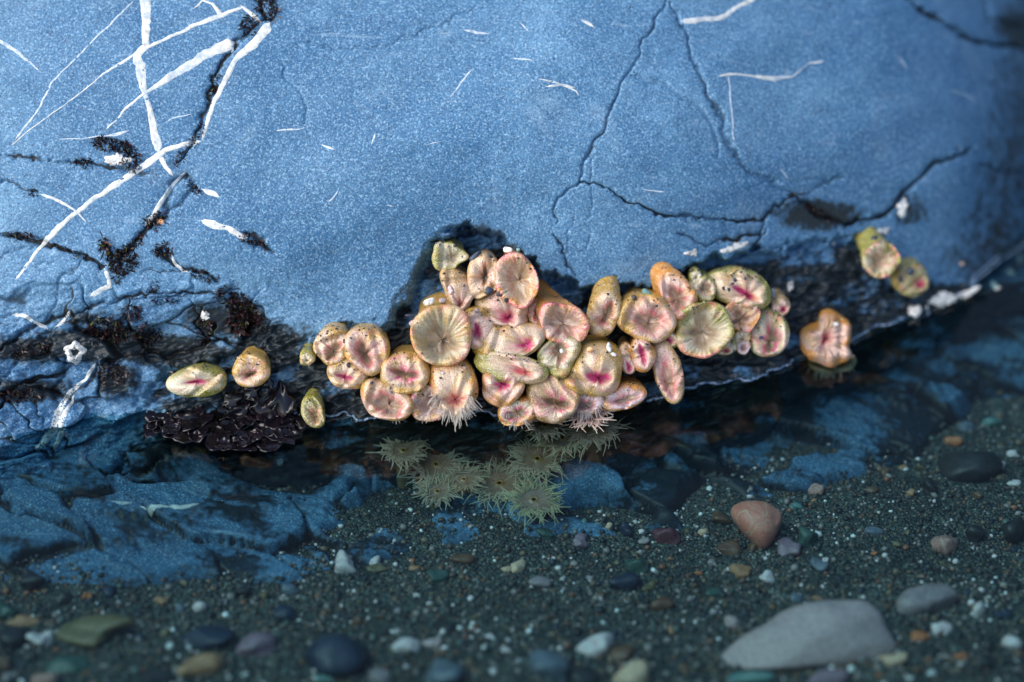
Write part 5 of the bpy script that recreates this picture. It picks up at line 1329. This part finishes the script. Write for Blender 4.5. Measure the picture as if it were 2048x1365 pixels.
BL = [(560, 760, -85, 120, 60, 34), (575, 775, -60, 90, 40, 26), (545, 780, -110, 110, 55, 30), (520, 790, -95, 90, 50, 26), (500, 800, -120, 80, 44, 24), (470, 800, -80, 90, 50, 30), (455, 810, -120, 80, 40, 24), (430, 805, -100, 80, 46, 26),
      (410, 810, -130, 90, 36, 24), (390, 815, -150, 80, 34, 22), (370, 830, -165, 80, 30, 18), (540, 800, -60, 80, 46, 24), (585, 800, -75, 80, 36, 22), (600, 820, -70, 60, 30, 20), (360, 840, -175, 90, 24, 14), (480, 770, -100, 70, 40, 30),
      (520, 765, -130, 70, 36, 30), (440, 785, -70, 60, 34, 26), (505, 830, -95, 66, 56, 18), (560, 825, -95, 60, 60, 20), (450, 840, -100, 56, 50, 16), (410, 850, -110, 56, 50, 14), (400, 835, -170, 80, 30, 16), (350, 860, -178, 70, 22, 10),
      (530, 745, -70, 60, 20, 44), (555, 790, -40, 70, 30, 30), (490, 785, -150, 80, 36, 26), (465, 820, -160, 70, 36, 18), (590, 840, -110, 50, 34, 14), (430, 825, -60, 60, 34, 18)]
BL = [(x_, y_, a_, l_ * .62, w_ * 1.0, f_ * .45) for i, (x_, y_, a_, l_, w_, f_) in enumerate(BL) if i % 2 == 0]
for i, b_ in enumerate(BL): blade(*b_, seed=300 + i)
def float_blade(px, py, L, ang, layer, seed):
    """a lobed blade lying on the water, its rim curling up"""
    r = np.random.default_rng(seed); c = on_z(px, py, 0.0); nph, nr = 44, 7
    phi = np.linspace(0, 6.28318, nph, endpoint=False)
    lob = 1 + .17 * np.sin(2 * phi + r.random() * 6) + .13 * np.sin(3 * phi + r.random() * 6) + .04 * np.sin(9 * phi + r.random() * 6)
    fan = np.where(np.cos(phi) > 0, 1.0, .55)
    rr = L * S * .5 * lob * fan; fan2 = .62
    ca, sa = math.cos(R(ang)), math.sin(R(ang)); rows = []
    wv1, wv2, p1, p2 = r.uniform(1, 3), r.uniform(1, 3), r.random() * 6, r.random() * 6
    for q in np.linspace(1, .02, nr):
        x = np.cos(phi) * rr * q; y = np.sin(phi) * rr * q * fan2
        z = .0012 + layer * .0006 + .0022 * q ** 5 * (1 + np.sin(4 * phi + p1)) * .7 + .0012 * np.sin(x / (L * S) * 6 * wv1 + p1) * np.sin(y / (L * S) * 6 * wv2 + p2)
        rows.append(np.stack([c[0] + x * ca - y * sa, c[1] + x * sa + y * ca, np.maximum(z, .0009)], -1))
    V = np.stack(rows).reshape(-1, 3); n = len(V); f1 = grid_faces(nr, nph, True)
    rim = np.array([(j, j + n, (j + 1) % nph + n, (j + 1) % nph) for j in range(nph)])
    return mesh_obj("blade", np.concatenate([V, V - np.array([0, 0, .0006])]) - wloc, np.concatenate([f1, f1[:, ::-1] + n, rim]), M['weed'], weed)
for i in range(34):
    t_ = (i + random.random()) / 34; x_ = 300 + 330 * t_; y_ = random.uniform(828, 868 + 34 * math.sin(t_ * 3.1))
    float_blade(x_, y_, random.uniform(52, 104), random.uniform(-170, -10), i % 5, 700 + i)
strand = tag(mesh_obj("seaweed_strand", *(lambda v: (v, grid_faces(12, 2)))(np.array([from_q(*(lambda q: (q[0] + s_ * 9 * math.sin(min(1, .3 + i / 11) * 3.0) , q[1], q[2]))(on_rock(345 + i * 2.4, 742 + i * 5.2, 72 + 3 * math.sin(i * .5)))) for i in range(12) for s_ in (-1, 1)])), M['weed']), "flat black seaweed strand lying across the olive sausage anemone", "seaweed")
sm = strand.modifiers.new("thickness", 'SOLIDIFY'); sm.thickness = 0.0008
